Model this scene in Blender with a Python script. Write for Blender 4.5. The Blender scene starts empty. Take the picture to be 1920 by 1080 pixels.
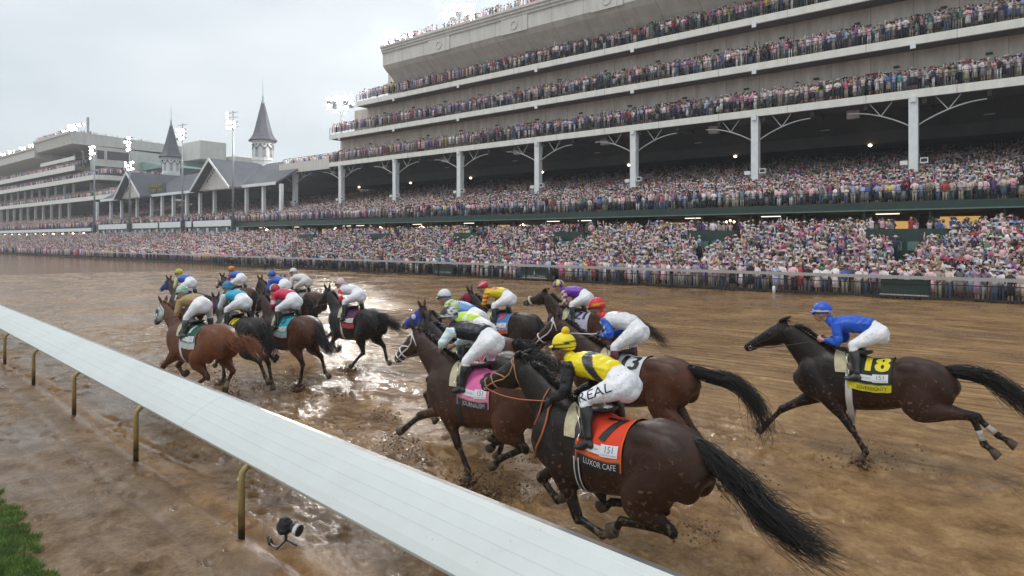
import bpy, bmesh, math, random
import numpy as np
from mathutils import Vector, Matrix, noise as mnoise
from mathutils.bvhtree import BVHTree

# ------------------------------------------------------------------ camera, sky, sun, exposure
scene = bpy.context.scene
COL = scene.collection
HC = 3.2                       # eye height
CY_, SY_ = 0.7808, 0.6247      # the lens looks 38.7 degrees left of the normal to the track
cam_d = bpy.data.cameras.new('camera'); cam = bpy.data.objects.new('camera', cam_d); COL.objects.link(cam)
cam.location = (0, 0, HC); cam.rotation_euler = (math.radians(90), 0, math.atan2(SY_, CY_))
cam_d.sensor_width = 36; cam_d.lens = 22.5; cam_d.shift_y = -0.0469
cam_d.clip_start = 0.05; cam_d.clip_end = 4000
scene.camera = cam

world = bpy.data.worlds.new("World"); scene.world = world; world.use_nodes = True
nt = world.node_tree; nt.nodes.clear()
out = nt.nodes.new('ShaderNodeOutputWorld'); bg = nt.nodes.new('ShaderNodeBackground')
sky = nt.nodes.new('ShaderNodeTexSky'); sky.sky_type = 'NISHITA'; sky.sun_disc = False
SUN_EL, SUN_ROT = math.radians(60), math.radians(-150)
sky.sun_elevation = SUN_EL; sky.sun_rotation = SUN_ROT; sky.dust_density = 3; sky.air_density = 1.0
tc = nt.nodes.new('ShaderNodeTexCoord'); mp = nt.nodes.new('ShaderNodeMapping'); mp.inputs['Scale'].default_value = (1, 1, 3.2)
nz = nt.nodes.new('ShaderNodeTexNoise'); nz.inputs['Scale'].default_value = 1.6; nz.inputs['Detail'].default_value = 5; nz.inputs['Roughness'].default_value = 0.45
cr = nt.nodes.new('ShaderNodeValToRGB'); cr.color_ramp.elements[0].position = 0.32; cr.color_ramp.elements[1].position = 0.66
cr.color_ramp.elements[0].color = (4.9, 5.5, 5.95, 1); cr.color_ramp.elements[1].color = (7.3, 7.75, 7.85, 1)
mx = nt.nodes.new('ShaderNodeMix'); mx.data_type = 'RGBA'; mx.inputs[0].default_value = 0.93
L = nt.links.new
L(tc.outputs['Generated'], mp.inputs[0]); L(mp.outputs[0], nz.inputs['Vector']); L(nz.outputs['Fac'], cr.inputs[0])
L(sky.outputs[0], mx.inputs[6]); L(cr.outputs[0], mx.inputs[7]); L(mx.outputs[2], bg.inputs['Color'])
bg.inputs['Strength'].default_value = 0.1
L(bg.outputs[0], out.inputs[0])

sun_d = bpy.data.lights.new('sun', 'SUN'); sun = bpy.data.objects.new('sun', sun_d); COL.objects.link(sun)
sun_d.energy = 0.9; sun_d.angle = math.radians(25); sun_d.color = (1, 0.97, 0.93)
# direction the sun stands in: sky rotation 0 = +Y, clockwise seen from above
sd = Vector((math.sin(SUN_ROT) * math.cos(SUN_EL), math.cos(SUN_ROT) * math.cos(SUN_EL), math.sin(SUN_EL)))
sun.rotation_euler = sd.to_track_quat('Z', 'Y').to_euler()
scene.view_settings.view_transform = 'Standard'; scene.view_settings.look = 'None'
scene.view_settings.exposure = 0.46; scene.view_settings.gamma = 1
scene.cycles.max_bounces = 6; scene.cycles.diffuse_bounces = 3; scene.cycles.glossy_bounces = 3
scene.cycles.transmission_bounces = 2; scene.cycles.volume_bounces = 0; scene.cycles.transparent_max_bounces = 8
scene.cycles.sample_clamp_indirect = 3; scene.cycles.sample_clamp_direct = 0
scene.cycles.use_denoising = True
scene.cycles.volume_step_rate = 5; scene.cycles.volume_max_steps = 64

R = random.Random(11); NR = np.random.default_rng(7)
def xr(px):                     # world x / y of a bearing
    t = (px - 960) / 1200.0
    return (t * CY_ - SY_) / (CY_ + SY_ * t)
def cw(X, Z): return (X * CY_ - Z * SY_, X * SY_ + Z * CY_)
def fwd(x, y): return -x * SY_ + y * CY_
def bearing(x, y): return 960 + 1200 * (x * CY_ + y * SY_) / max(0.01, fwd(x, y))

# ------------------------------------------------------------------ object helpers
def tag(o, label=None, cat=None, group=None, kind=None):
    if label: o['label'] = label
    if cat: o['category'] = cat
    if group: o['group'] = group
    if kind: o['kind'] = kind
    return o
def empty(name, loc=(0, 0, 0), rz=0, parent=None):
    o = bpy.data.objects.new(name, None); COL.objects.link(o); o.empty_display_size = 0.2
    o.location = loc; o.rotation_euler = (0, 0, rz)
    if parent: o.parent = parent
    return o
def link(name, me, mat=None, parent=None):
    o = bpy.data.objects.new(name, me); COL.objects.link(o)
    if mat is not None and not me.materials:
        for m in (mat if isinstance(mat, (list, tuple)) else [mat]): me.materials.append(m)
    if parent: o.parent = parent
    return o
def smooth(me, on=True):
    me.polygons.foreach_set('use_smooth', [on] * len(me.polygons)); me.update()
def setcol(me, cols, name='Col'):
    a = me.color_attributes.new(name, 'FLOAT_COLOR', 'POINT')
    c = np.ones((len(me.vertices), 4), np.float32); c[:, :3] = cols
    a.data.foreach_set('color', c.ravel())
def fastmesh(name, V, T, cols=None, k=3):
    me = bpy.data.meshes.new(name); V = np.ascontiguousarray(V, np.float32); T = np.ascontiguousarray(T, np.int32)
    me.vertices.add(len(V)); me.vertices.foreach_set('co', V.ravel())
    n = len(T); me.loops.add(n * k); me.loops.foreach_set('vertex_index', T.ravel())
    me.polygons.add(n); me.polygons.foreach_set('loop_start', np.arange(0, n * k, k, dtype=np.int32))
    me.polygons.foreach_set('loop_total', np.full(n, k, np.int32))
    me.update(calc_edges=True); me.validate()
    if cols is not None: setcol(me, cols)
    return me

class MB:
    """collects shapes into one mesh"""
    def __init__(s): s.v = []; s.f = []; s.c = []; s.col = (1, 1, 1); s.cut = []
    def add(s, V, F):
        b = len(s.v); s.cut.append((b, len(s.f))); s.v += [tuple(map(float, p)) for p in V]; s.f += [tuple(i + b for i in q) for q in F]; s.c += [s.col] * len(V)
        return s
    def box(s, x0, x1, y0, y1, z0, z1):
        V = [(x, y, z) for x in (x0, x1) for y in (y0, y1) for z in (z0, z1)]
        return s.add(V, [(0, 1, 3, 2), (4, 6, 7, 5), (0, 4, 5, 1), (2, 3, 7, 6), (0, 2, 6, 4), (1, 5, 7, 3)])
    def prism(s, poly, a0, a1, axis='x'):
        """polygon of 2-D points extruded along an axis"""
        n = len(poly)
        def p3(u, v, a): return {'x': (a, u, v), 'y': (u, a, v), 'z': (u, v, a)}[axis]
        V = [p3(u, v, a0) for u, v in poly] + [p3(u, v, a1) for u, v in poly]
        F = [tuple(range(n))[::-1], tuple(range(n, 2 * n))] + [(i, (i + 1) % n, n + (i + 1) % n, n + i) for i in range(n)]
        return s.add(V, F)
    def tube(s, pts, r, n=8, cap=True):
        V, F = tube(pts, r, n, cap); return s.add(V, F)
    def lathe(s, prof, c=(0, 0, 0), n=16):
        V = []; F = []
        for r, z in prof:
            for k in range(n):
                a = 2 * math.pi * k / n; V.append((c[0] + r * math.cos(a), c[1] + r * math.sin(a), c[2] + z))
        m = len(prof)
        for j in range(m - 1):
            for k in range(n): F.append((j * n + k, j * n + (k + 1) % n, (j + 1) * n + (k + 1) % n, (j + 1) * n + k))
        F.append(tuple(range(n))[::-1]); F.append(tuple((m - 1) * n + k for k in range(n)))
        return s.add(V, F)
    def mesh(s, name, sm=False, cols=False):
        me = bpy.data.meshes.new(name); me.from_pydata(s.v, [], s.f); me.update()
        bm = bmesh.new(); bm.from_mesh(me); bmesh.ops.recalc_face_normals(bm, faces=bm.faces); bm.to_mesh(me); bm.free()
        if sm: smooth(me)
        if cols: setcol(me, np.array(s.c))
        return me
    def build(s, name, mat, parent=None, sm=False, cols=False):
        return link(name, s.mesh(name, sm, cols), mat, parent)

def tube(pts, r, n=8, cap=True):
    P = [Vector(p) for p in pts]; m = len(P); V = []; F = []
    rs = [r] * m if not hasattr(r, '__len__') else list(r)
    up = None
    for i in range(m):
        t = (P[min(i + 1, m - 1)] - P[max(i - 1, 0)]).normalized()
        if up is None:
            up = Vector((0, 0, 1)) if abs(t.z) < 0.9 else Vector((1, 0, 0))
        a = t.cross(up).normalized(); b = a.cross(t).normalized(); up = b
        for k in range(n):
            an = 2 * math.pi * k / n; V.append(P[i] + (a * math.cos(an) + b * math.sin(an)) * rs[i])
    for i in range(m - 1):
        for k in range(n): F.append((i * n + k, i * n + (k + 1) % n, (i + 1) * n + (k + 1) % n, (i + 1) * n + k))
    if cap: F.append(tuple(range(n))[::-1]); F.append(tuple((m - 1) * n + k for k in range(n)))
    return V, F

def catmull(P, m):
    """resample control rows P (n,k) to m rows"""
    P = np.asarray(P, float); n = len(P)
    if n < 3:
        t = np.linspace(0, n - 1, m)[:, None]; i = np.clip(t.astype(int), 0, n - 2); f = t - i
        return P[i[:, 0]] * (1 - f) + P[i[:, 0] + 1] * f
    Q = np.vstack([2 * P[0] - P[1], P, 2 * P[-1] - P[-2]])
    t = np.linspace(0, n - 1 - 1e-9, m); i = t.astype(int); f = (t - i)[:, None]
    a, b, c, d = Q[i], Q[i + 1], Q[i + 2], Q[i + 3]
    return 0.5 * ((2 * b) + (c - a) * f + (2 * a - 5 * b + 4 * c - d) * f * f + (3 * b - a - 3 * c + d) * f ** 3)

def loft(rows, m=None, n=16, e=2.0, lat=(0, 1, 0), capr=0.5):
    """rows: (x,y,z,a,b): centre, half width along lat, half height across; rounded ends"""
    rows = np.asarray(rows, float)
    if m: rows = catmull(rows, m)
    rows[:, 3:] = np.maximum(rows[:, 3:], 0.002)
    P = rows[:, :3]; m = len(P); lat = Vector(lat); V = []; F = []
    tans = [Vector(P[min(i + 1, m - 1)] - P[max(i - 1, 0)]).normalized() for i in range(m)]
    rings = []
    def ring(c, t, a, b):
        w = (lat - t * lat.dot(t)).normalized(); h = w.cross(t)
        return [c + w * (a * math.copysign(abs(math.cos(q)) ** (2 / e), math.cos(q))) + h * (b * math.copysign(abs(math.sin(q)) ** (2 / e), math.sin(q)))
                for q in (2 * math.pi * k / n for k in range(n))]
    c0, t0 = Vector(P[0]), tans[0]; r0 = min(rows[0, 3:]) * capr
    rings.append(ring(c0 - t0 * r0, t0, rows[0, 3] * 0.35, rows[0, 4] * 0.35)); rings.append(ring(c0 - t0 * r0 * 0.7, t0, rows[0, 3] * 0.75, rows[0, 4] * 0.75))
    for i in range(m): rings.append(ring(Vector(P[i]), tans[i], rows[i, 3], rows[i, 4]))
    c1, t1 = Vector(P[-1]), tans[-1]; r1 = min(rows[-1, 3:]) * capr
    rings.append(ring(c1 + t1 * r1 * 0.7, t1, rows[-1, 3] * 0.75, rows[-1, 4] * 0.75)); rings.append(ring(c1 + t1 * r1, t1, rows[-1, 3] * 0.35, rows[-1, 4] * 0.35))
    for g in rings: V += g
    k = len(rings)
    for j in range(k - 1):
        for q in range(n): F.append((j * n + q, (j + 1) * n + q, (j + 1) * n + (q + 1) % n, j * n + (q + 1) % n))
    F.append(tuple(range(n))); F.append(tuple((k - 1) * n + q for q in range(n))[::-1])
    return V, F
def ellipsoid(c, r, n=14, rot=None):
    V = []; F = []; c = Vector(c)
    for j in range(1, n):
        th = math.pi * j / n
        for k in range(n):
            a = 2 * math.pi * k / n; p = Vector((r[0] * math.sin(th) * math.cos(a), r[1] * math.sin(th) * math.sin(a), r[2] * math.cos(th)))
            if rot is not None: p = rot @ p
            V.append(c + p)
    top = Vector((0, 0, r[2])); 
    if rot is not None: top = rot @ top
    V.append(c + top); V.append(c - top); T, B = len(V) - 2, len(V) - 1
    for j in range(n - 2):
        for k in range(n): F.append((j * n + k, (j + 1) * n + k, (j + 1) * n + (k + 1) % n, j * n + (k + 1) % n))
    for k in range(n): F.append((T, k, (k + 1) % n)); F.append((B, (n - 2) * n + (k + 1) % n, (n - 2) * n + k))
    return V, F

def fuse(mb, voxel, it=4, fac=0.5):
    """voxel-union of all closed shapes in mb, smoothed: one continuous surface"""
    me = mb.mesh('tmp'); o = bpy.data.objects.new('tmp', me); COL.objects.link(o)
    r = o.modifiers.new('r', 'REMESH'); r.mode = 'VOXEL'; r.voxel_size = voxel
    if it: s = o.modifiers.new('s', 'SMOOTH'); s.factor = fac; s.iterations = it
    dg = bpy.context.evaluated_depsgraph_get()
    nm = bpy.data.meshes.new_from_object(o.evaluated_get(dg)); bpy.data.objects.remove(o); bpy.data.meshes.remove(me)
    smooth(nm); nm.materials.clear()
    return nm
def coords(me):
    c = np.empty(len(me.vertices) * 3, np.float32); me.vertices.foreach_get('co', c); return c.reshape(-1, 3)
def setco(me, c): me.vertices.foreach_set('co', np.ascontiguousarray(c, np.float32).ravel()); me.update()

# lattice value noise for numpy arrays
_LAT = NR.random((256, 256))
def vnoise(x, y):
    xi = np.floor(x).astype(int); yi = np.floor(y).astype(int); fx = x - xi; fy = y - yi
    fx = fx * fx * (3 - 2 * fx); fy = fy * fy * (3 - 2 * fy)
    a = _LAT[xi & 255, yi & 255]; b = _LAT[(xi + 1) & 255, yi & 255]; c = _LAT[xi & 255, (yi + 1) & 255]; d = _LAT[(xi + 1) & 255, (yi + 1) & 255]
    return (a * (1 - fx) + b * fx) * (1 - fy) + (c * (1 - fx) + d * fx) * fy - 0.5
def fbm(x, y, o=4, g=0.5):
    r = 0; s = 1
    for k in range(o): r = r + s * vnoise(x * 2 ** k + 17 * k, y * 2 ** k + 31 * k); s *= g
    return r

# ------------------------------------------------------------------ materials
def mat(name, col=(0.5, 0.5, 0.5), rough=0.6, metal=0, spec=0.5, emit=None, es=1.0, noise=None, bump=None, coat=0, attr=False, streak=None, joints=None, speck=None):
    m = bpy.data.materials.new(name); m.use_nodes = True; t = m.node_tree; b = t.nodes['Principled BSDF']
    b.inputs['Base Color'].default_value = (*col, 1); b.inputs['Roughness'].default_value = rough; b.inputs['Metallic'].default_value = metal
    b.inputs['Specular IOR Level'].default_value = spec; b.inputs['Coat Weight'].default_value = coat; b.inputs['Coat Roughness'].default_value = 0.25
    if emit: b.inputs['Emission Color'].default_value = (*emit, 1); b.inputs['Emission Strength'].default_value = es
    co = t.nodes.new('ShaderNodeTexCoord'); base = None
    if attr:
        at = t.nodes.new('ShaderNodeAttribute'); at.attribute_name = 'Col'; base = at.outputs['Color']; t.links.new(base, b.inputs['Base Color'])
    if noise:                                    # (scale, amount)
        n1 = t.nodes.new('ShaderNodeTexNoise'); n1.inputs['Scale'].default_value = noise[0]; n1.inputs['Detail'].default_value = 6; n1.inputs['Roughness'].default_value = 0.62
        mr = t.nodes.new('ShaderNodeMapRange'); mr.inputs[1].default_value = 0.3; mr.inputs[2].default_value = 0.7; mr.inputs[3].default_value = 1 - noise[1]; mr.inputs[4].default_value = 1 + noise[1] * 0.5
        mm = t.nodes.new('ShaderNodeMix'); mm.data_type = 'RGBA'; mm.blend_type = 'MULTIPLY'; mm.inputs[0].default_value = 1
        if streak:
            mp_ = t.nodes.new('ShaderNodeMapping'); mp_.inputs['Scale'].default_value = streak; t.links.new(co.outputs['Object'], mp_.inputs[0]); t.links.new(mp_.outputs[0], n1.inputs['Vector'])
        else: t.links.new(co.outputs['Object'], n1.inputs['Vector'])
        t.links.new(n1.outputs['Fac'], mr.inputs[0]); t.links.new(mr.outputs[0], mm.inputs[7])
        if base is not None: t.links.new(base, mm.inputs[6])
        else: mm.inputs[6].default_value = (*col, 1)
        t.links.new(mm.outputs[2], b.inputs['Base Color'])
        base = mm.outputs[2]
    if joints:                                   # thin dark joints between panels every so many metres
        gx_ = t.nodes.new('ShaderNodeSeparateXYZ'); t.links.new(co.outputs['Object'], gx_.inputs[0]); dv = t.nodes.new('ShaderNodeMath'); dv.operation = 'DIVIDE'; dv.inputs[1].default_value = joints; t.links.new(gx_.outputs['X'], dv.inputs[0])
        fr = t.nodes.new('ShaderNodeMath'); fr.operation = 'FRACT'; t.links.new(dv.outputs[0], fr.inputs[0]); lt_ = t.nodes.new('ShaderNodeMath'); lt_.operation = 'LESS_THAN'; lt_.inputs[1].default_value = 0.07 / joints; t.links.new(fr.outputs[0], lt_.inputs[0])
        mj = t.nodes.new('ShaderNodeMix'); mj.data_type = 'RGBA'; mj.inputs[7].default_value = (0.16, 0.15, 0.14, 1); jm_ = t.nodes.new('ShaderNodeMath'); jm_.operation = 'MULTIPLY'; jm_.inputs[1].default_value = 0.5; t.links.new(lt_.outputs[0], jm_.inputs[0]); t.links.new(jm_.outputs[0], mj.inputs[0]); t.links.new(base, mj.inputs[6]); t.links.new(mj.outputs[2], b.inputs['Base Color'])
    if speck:                                    # mud spots (scale, threshold)
        ns_ = t.nodes.new('ShaderNodeTexNoise'); ns_.inputs['Scale'].default_value = speck[0]; ns_.inputs['Detail'].default_value = 3; t.links.new(co.outputs['Object'], ns_.inputs['Vector'])
        ms = t.nodes.new('ShaderNodeMapRange'); ms.inputs[1].default_value = speck[1]; ms.inputs[2].default_value = speck[1] + 0.05; ms.inputs[4].default_value = 0.75; t.links.new(ns_.outputs['Fac'], ms.inputs[0])
        mk = t.nodes.new('ShaderNodeMix'); mk.data_type = 'RGBA'; mk.inputs[7].default_value = (0.17, 0.105, 0.055, 1); t.links.new(ms.outputs[0], mk.inputs[0])
        if base is not None: t.links.new(base, mk.inputs[6])
        t.links.new(mk.outputs[2], b.inputs['Base Color'])
    if bump:                                     # (scale, strength, distance)
        n2 = t.nodes.new('ShaderNodeTexNoise'); n2.inputs['Scale'].default_value = bump[0]; n2.inputs['Detail'].default_value = 4
        bp = t.nodes.new('ShaderNodeBump'); bp.inputs['Strength'].default_value = bump[1]; bp.inputs['Distance'].default_value = bump[2]
        t.links.new(co.outputs['Object'], n2.inputs['Vector']); t.links.new(n2.outputs['Fac'], bp.inputs['Height']); t.links.new(bp.outputs[0], b.inputs['Normal'])
    return m
M = dict(
 cream=mat('painted_concrete', (0.60, 0.585, 0.55), 0.75, noise=(0.9, 0.17), streak=(1.4, 1, 0.35), bump=(12, 0.2, 0.01), joints=4.3),
 fascia=mat('fascia_paint', (0.75, 0.74, 0.69), 0.6, noise=(0.9, 0.15), streak=(1.6, 1, 0.5), joints=6.45),
 wallc=mat('wall_render', (0.60, 0.55, 0.505), 0.85, noise=(0.9, 0.32), streak=(1.2, 1, 0.3), bump=(7, 0.35, 0.02), joints=3.225),
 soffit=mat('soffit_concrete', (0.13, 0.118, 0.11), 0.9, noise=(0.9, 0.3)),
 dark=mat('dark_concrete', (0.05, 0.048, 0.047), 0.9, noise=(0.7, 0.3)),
 green=mat('dark_green_paint', (0.018, 0.045, 0.036), 0.45, noise=(2, 0.3)),
 greent=mat('green_trim', (0.12, 0.2, 0.17), 0.5, noise=(2, 0.2)),
 white=mat('white_steel', (0.74, 0.76, 0.77), 0.45, noise=(2, 0.12)),
 black=mat('black_steel', (0.015, 0.016, 0.018), 0.5),
 slate=mat('slate_roof', (0.075, 0.08, 0.10), 0.5, noise=(0.35, 0.35), bump=(5, 0.3, 0.03)),
 copper=mat('green_copper', (0.22, 0.36, 0.34), 0.6, noise=(1, 0.2)),
 lamp=mat('flood_lamp_glass', (1, 1, 1), 0.4, emit=(1, 0.97, 0.93), es=28),
 flood=mat('big_flood_lamp_glass', (1, 1, 1), 0.4, emit=(1, 0.96, 0.9), es=420),
 bulb=mat('warm_bulb', (1, 1, 1), 0.4, emit=(1, 0.72, 0.45), es=7), tubel=mat('tube_lamp_glow', (1, 1, 1), 0.4, emit=(1, 0.85, 0.65), es=1.6),
 warm=mat('lit_window', (0.3, 0.2, 0.1), 0.6, emit=(1, 0.58, 0.17), es=0.42, noise=(0.6, 0.5)),
 glass=mat('dark_glass', (0.03, 0.035, 0.04), 0.12, noise=(0.5, 0.4)),
 timber=mat('brown_panel', (0.10, 0.065, 0.04), 0.6, noise=(1.5, 0.4)),
 gold=mat('gold_letters', (0.45, 0.36, 0.10), 0.4, metal=0.3),
 brace=mat('brace_steel', (0.42, 0.43, 0.43), 0.5, noise=(2, 0.2)),
 grey=mat('galvanised_steel', (0.38, 0.39, 0.41), 0.42, metal=0.5, noise=(3, 0.2)),
 person=mat('clothing', rough=0.85, attr=True, spec=0.25),
)
# ------------------------------------------------------------------ ground, track, grass
UX, UY = -0.9959, 0.0843        # direction of the inner rail (away), its normal towards the track
MX, MY = 0.0843, 0.9959
def rl(s, n, z=0.0): return (UX * s + MX * n, UY * s + MY * n, z)
HOOFS = []                      # hoof positions filled below for the churned ground
for hx, hy in [(-6.1, 5.6), (-4.9, 5.9), (-4.4, 6.4), (-7.2, 6.3), (-2.7, 10.2), (-3.3, 10.0), (-0.4, 10.3), (-12.6, 8.3), (-12.0, 7.7), (-12.9, 9.6), (-5.5, 7.7), (-6.6, 7.0), (-3.0, 5.6), (-1.6, 5.3)]:
    HOOFS.append((hx, hy))
def ground_height(x, y):
    s = x * UX + y * UY; n = x * MX + y * MY
    d = np.hypot(x, y)
    track = np.clip((n - 3.1) / 0.5, 0, 1); far = np.clip((y - 11) / 5, 0, 1) * np.clip((40 - y) / 1.0, 0, 1)
    h = 0.030 * fbm(x * 0.55, y * 0.9, 3) + 0.016 * fbm(x * 2.3 + 9, y * 3.1, 4, 0.6)
    # churned mud where the field has run: lumps and pools
    churn = np.clip((fbm(x * 0.22 + 3, y * 0.35 + 8, 2) + 0.18) * 3.2, 0, 1) * track * np.clip((17 - y) / 6, 0, 1)
    h += churn * (0.060 * np.abs(fbm(x * 3.2, y * 4.2, 5, 0.65)) - 0.010)
    h *= 0.35 + 0.65 * track
    # harrow furrows running with the track, broken up
    w = np.sin((y + 0.25 * fbm(x * 0.06, y * 0.25, 2)) * 2 * np.pi / 0.42)
    h += track * 0.010 * fbm(x * 1.3, y * 7.5, 4, 0.6) * np.clip((y - 11) / 4, 0, 1)
    h += track * 0.022 * fbm(x * 4.1 + 3, y * 4.9, 4, 0.65) * np.clip((13 - y) / 3, 0, 1)
    h += far * track * (0.022 * w * np.clip(0.6 + 1.5 * fbm(x * 0.12, y * 0.5, 3), 0, 1.2) + 0.010 * fbm(x * 0.9, y * 5.0, 3))
    # shallow hollows that hold water
    for hx, hy, ra, rb, dp in ((-12.85, 3.2, 1.1, 0.35, .035), (-12.6, 4.45, 0.8, .10, .05), (-10.6, 4.25, 1.6, .10, .05), (-9.9, 7.2, 1.6, .55, .04), (-8.6, 5.6, 1.3, .45, .04), (-10.9, 9.2, 1.8, .5, .04), (-7.4, 6.3, 1.0, .5, .035), (-3.9, 5.0, .7, .3, .035), (-18, 7, 3, 1, .035), (-24, 12, 5, 1.5, .03)):
        h -= dp * np.exp(-(((x - hx) / ra) ** 2 + ((y - hy) / rb) ** 2) ** 2)
    # wheel lines beside the rail
    for nn, dep, wd in ((2.5, 0.022, 0.07), (3.05, 0.03, 0.10), (1.95, 0.012, 0.05)):
        h -= dep * np.exp(-((n - nn + 0.03 * np.sin(s * 0.7)) / wd) ** 2)
    return h, n, s, track, churn
def prints(x, y, h, P, r=0.075, dep=0.035):
    for px, py in P:
        m = (np.abs(x - px) < 0.3) & (np.abs(y - py) < 0.3)
        if not m.any(): continue
        q = np.hypot(x[m] - px, (y[m] - py) * 1.15)
        h[m] += -dep * np.exp(-(q / r) ** 2) + dep * 0.6 * np.exp(-((q - r * 1.7) / (r * 0.5)) ** 2)
NRAD, NANG = 760, 820
rad = 2.2 * (75 / 2.2) ** (np.arange(NRAD) / (NRAD - 1)); A0 = math.atan2(CY_, -SY_)
ang = A0 + np.radians(np.linspace(-52, 52, NANG))
gx = (rad[:, None] * np.cos(ang)[None]).ravel(); gy = (rad[:, None] * np.sin(ang)[None]).ravel()
gh, gn, gs, gtr, gch = ground_height(gx, gy)
pts = []
for k in range(520):                                  # hoof prints on the apron inside the rail and on the track
    if k < 150: s_, n_ = R.uniform(2, 26), R.uniform(1.5, 2.6) + R.gauss(0, 0.25); pts.append(rl(s_, n_)[:2])
    else: pts.append((R.uniform(-26, 4), 3.9 + abs(R.gauss(0, 1)) * 5.5))
prints(gx, gy, gh, pts); prints(gx, gy, gh, HOOFS, 0.16, 0.07)
edge = np.clip((72 - np.hypot(gx, gy)) / 8, 0, 1); gh = gh * edge
idx = np.arange(NRAD * NANG).reshape(NRAD, NANG)
Q = np.stack([idx[:-1, :-1], idx[1:, :-1], idx[1:, 1:], idx[:-1, 1:]], -1).reshape(-1, 4)
mud = bpy.data.materials.new('wet_mud'); mud.use_nodes = True; t = mud.node_tree; b = t.nodes['Principled BSDF']
def nd(t, ty, **kw):
    n = t.nodes.new(ty)
    for k, v in kw.items():
        if k in n.inputs: n.inputs[k].default_value = v
        else: setattr(n, k, v)
    return n
co = nd(t, 'ShaderNodeTexCoord'); geo = nd(t, 'ShaderNodeNewGeometry'); sep = nd(t, 'ShaderNodeSeparateXYZ'); t.links.new(geo.outputs['Position'], sep.inputs[0])
n_big = nd(t, 'ShaderNodeTexNoise', Scale=0.35, Detail=5, Roughness=0.6); n_mid = nd(t, 'ShaderNodeTexNoise', Scale=2.2, Detail=7, Roughness=0.65); n_fin = nd(t, 'ShaderNodeTexNoise', Scale=19, Detail=7, Roughness=0.75)
mps = nd(t, 'ShaderNodeMapping'); mps.inputs['Scale'].default_value = (0.22, 4.2, 1); t.links.new(geo.outputs['Position'], mps.inputs[0])
n_str = nd(t, 'ShaderNodeTexNoise', Scale=1.6, Detail=6, Roughness=0.6); t.links.new(mps.outputs[0], n_str.inputs['Vector'])
for q in (n_big, n_mid, n_fin): t.links.new(geo.outputs['Position'], q.inputs['Vector'])
def mathn(op, a, b_=None, c=None, clamp=False):
    n = t.nodes.new('ShaderNodeMath'); n.operation = op; n.use_clamp = clamp
    for i, v in enumerate((a, b_, c)):
        if v is None: continue
        if isinstance(v, (int, float)): n.inputs[i].default_value = v
        else: t.links.new(v, n.inputs[i])
    return n.outputs[0]
# wetness: low spots and patches hold a film of water
hz_ = mathn('MULTIPLY', sep.outputs['Z'], -14.0)
wet = mathn('ADD', hz_, mathn('MULTIPLY', n_mid.outputs['Fac'], 1.3))
wet = mathn('ADD', wet, mathn('MULTIPLY', n_big.outputs['Fac'], 2.1))
wet = mathn('ADD', wet, mathn('MULTIPLY', n_fin.outputs['Fac'], 0.9))
# the right of the track and the sandy strip inside the rail have drained; the middle still holds water
dry = mathn('MULTIPLY', mathn('ADD', sep.outputs['X'], 9.5), 0.085, clamp=True)
inn = mathn('SUBTRACT', 1.0, mathn('MULTIPLY', mathn('SUBTRACT', mathn('ADD', sep.outputs['Y'], mathn('MULTIPLY', sep.outputs['X'], 0.085)), 2.75), 3.0, clamp=True), clamp=True)
wet = mathn('SUBTRACT', wet, mathn('MULTIPLY', dry, 0.26))
wet = mathn('SUBTRACT', wet, mathn('MULTIPLY', inn, 0.22))
wet = mathn('SUBTRACT', wet, 1.52, clamp=True)
farm = mathn('MULTIPLY', mathn('SUBTRACT', sep.outputs['Y'], 9.0), 0.12, clamp=True)      # combed by the harrow beyond where the field has run
sw = mathn('ADD', 0.10, mathn('MULTIPLY', farm, 0.55))
mixn = mathn('ADD', mathn('MULTIPLY', n_str.outputs['Fac'], sw), mathn('MULTIPLY', mathn('SUBTRACT', 1.0, sw), mathn('ADD', mathn('MULTIPLY', n_mid.outputs['Fac'], 0.62), mathn('MULTIPLY', n_fin.outputs['Fac'], 0.38))))
ramp = nd(t, 'ShaderNodeValToRGB'); t.links.new(mixn, ramp.inputs[0])
e = ramp.color_ramp.elements; e[0].position = 0.37; e[0].color = (0.115, 0.060, 0.021, 1); e[1].position = 0.64; e[1].color = (0.44, 0.285, 0.135, 1)
mid = ramp.color_ramp.elements.new(0.5); mid.color = (0.262, 0.150, 0.064, 1)
dk = nd(t, 'ShaderNodeMix', data_type='RGBA', blend_type='MULTIPLY'); t.links.new(mathn('MULTIPLY', wet, 0.65), dk.inputs[0]); t.links.new(ramp.outputs[0], dk.inputs[6]); dk.inputs[7].default_value = (0.62, 0.56, 0.5, 1)
ik = nd(t, 'ShaderNodeMix', data_type='RGBA', blend_type='MULTIPLY'); t.links.new(mathn('MULTIPLY', inn, 1.0), ik.inputs[0]); t.links.new(dk.outputs[2], ik.inputs[6]); ik.inputs[7].default_value = (0.66, 0.72, 0.92, 1)
t.links.new(ik.outputs[2], b.inputs['Base Color'])
ro = nd(t, 'ShaderNodeMapRange'); t.links.new(wet, ro.inputs[0]); ro.inputs[1].default_value = 0.0; ro.inputs[2].default_value = 0.8; ro.inputs[3].default_value = 0.62; ro.inputs[4].default_value = 0.12
t.links.new(ro.outputs[0], b.inputs['Roughness']); t.links.new(mathn('ADD', mathn('MULTIPLY', wet, 0.4), 0.18), b.inputs['Specular IOR Level'])
bp = nd(t, 'ShaderNodeBump'); bp.inputs['Distance'].default_value = 0.03
t.links.new(mathn('SUBTRACT', 0.95, mathn('MULTIPLY', wet, 0.62)), bp.inputs['Strength'])
t.links.new(mathn('ADD', mathn('ADD', mathn('MULTIPLY', n_fin.outputs['Fac'], 0.5), n_mid.outputs['Fac']), mathn('MULTIPLY', n_str.outputs['Fac'], mathn('MULTIPLY', farm, 1.2))), bp.inputs['Height']); t.links.new(bp.outputs[0], b.inputs['Normal'])
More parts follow.
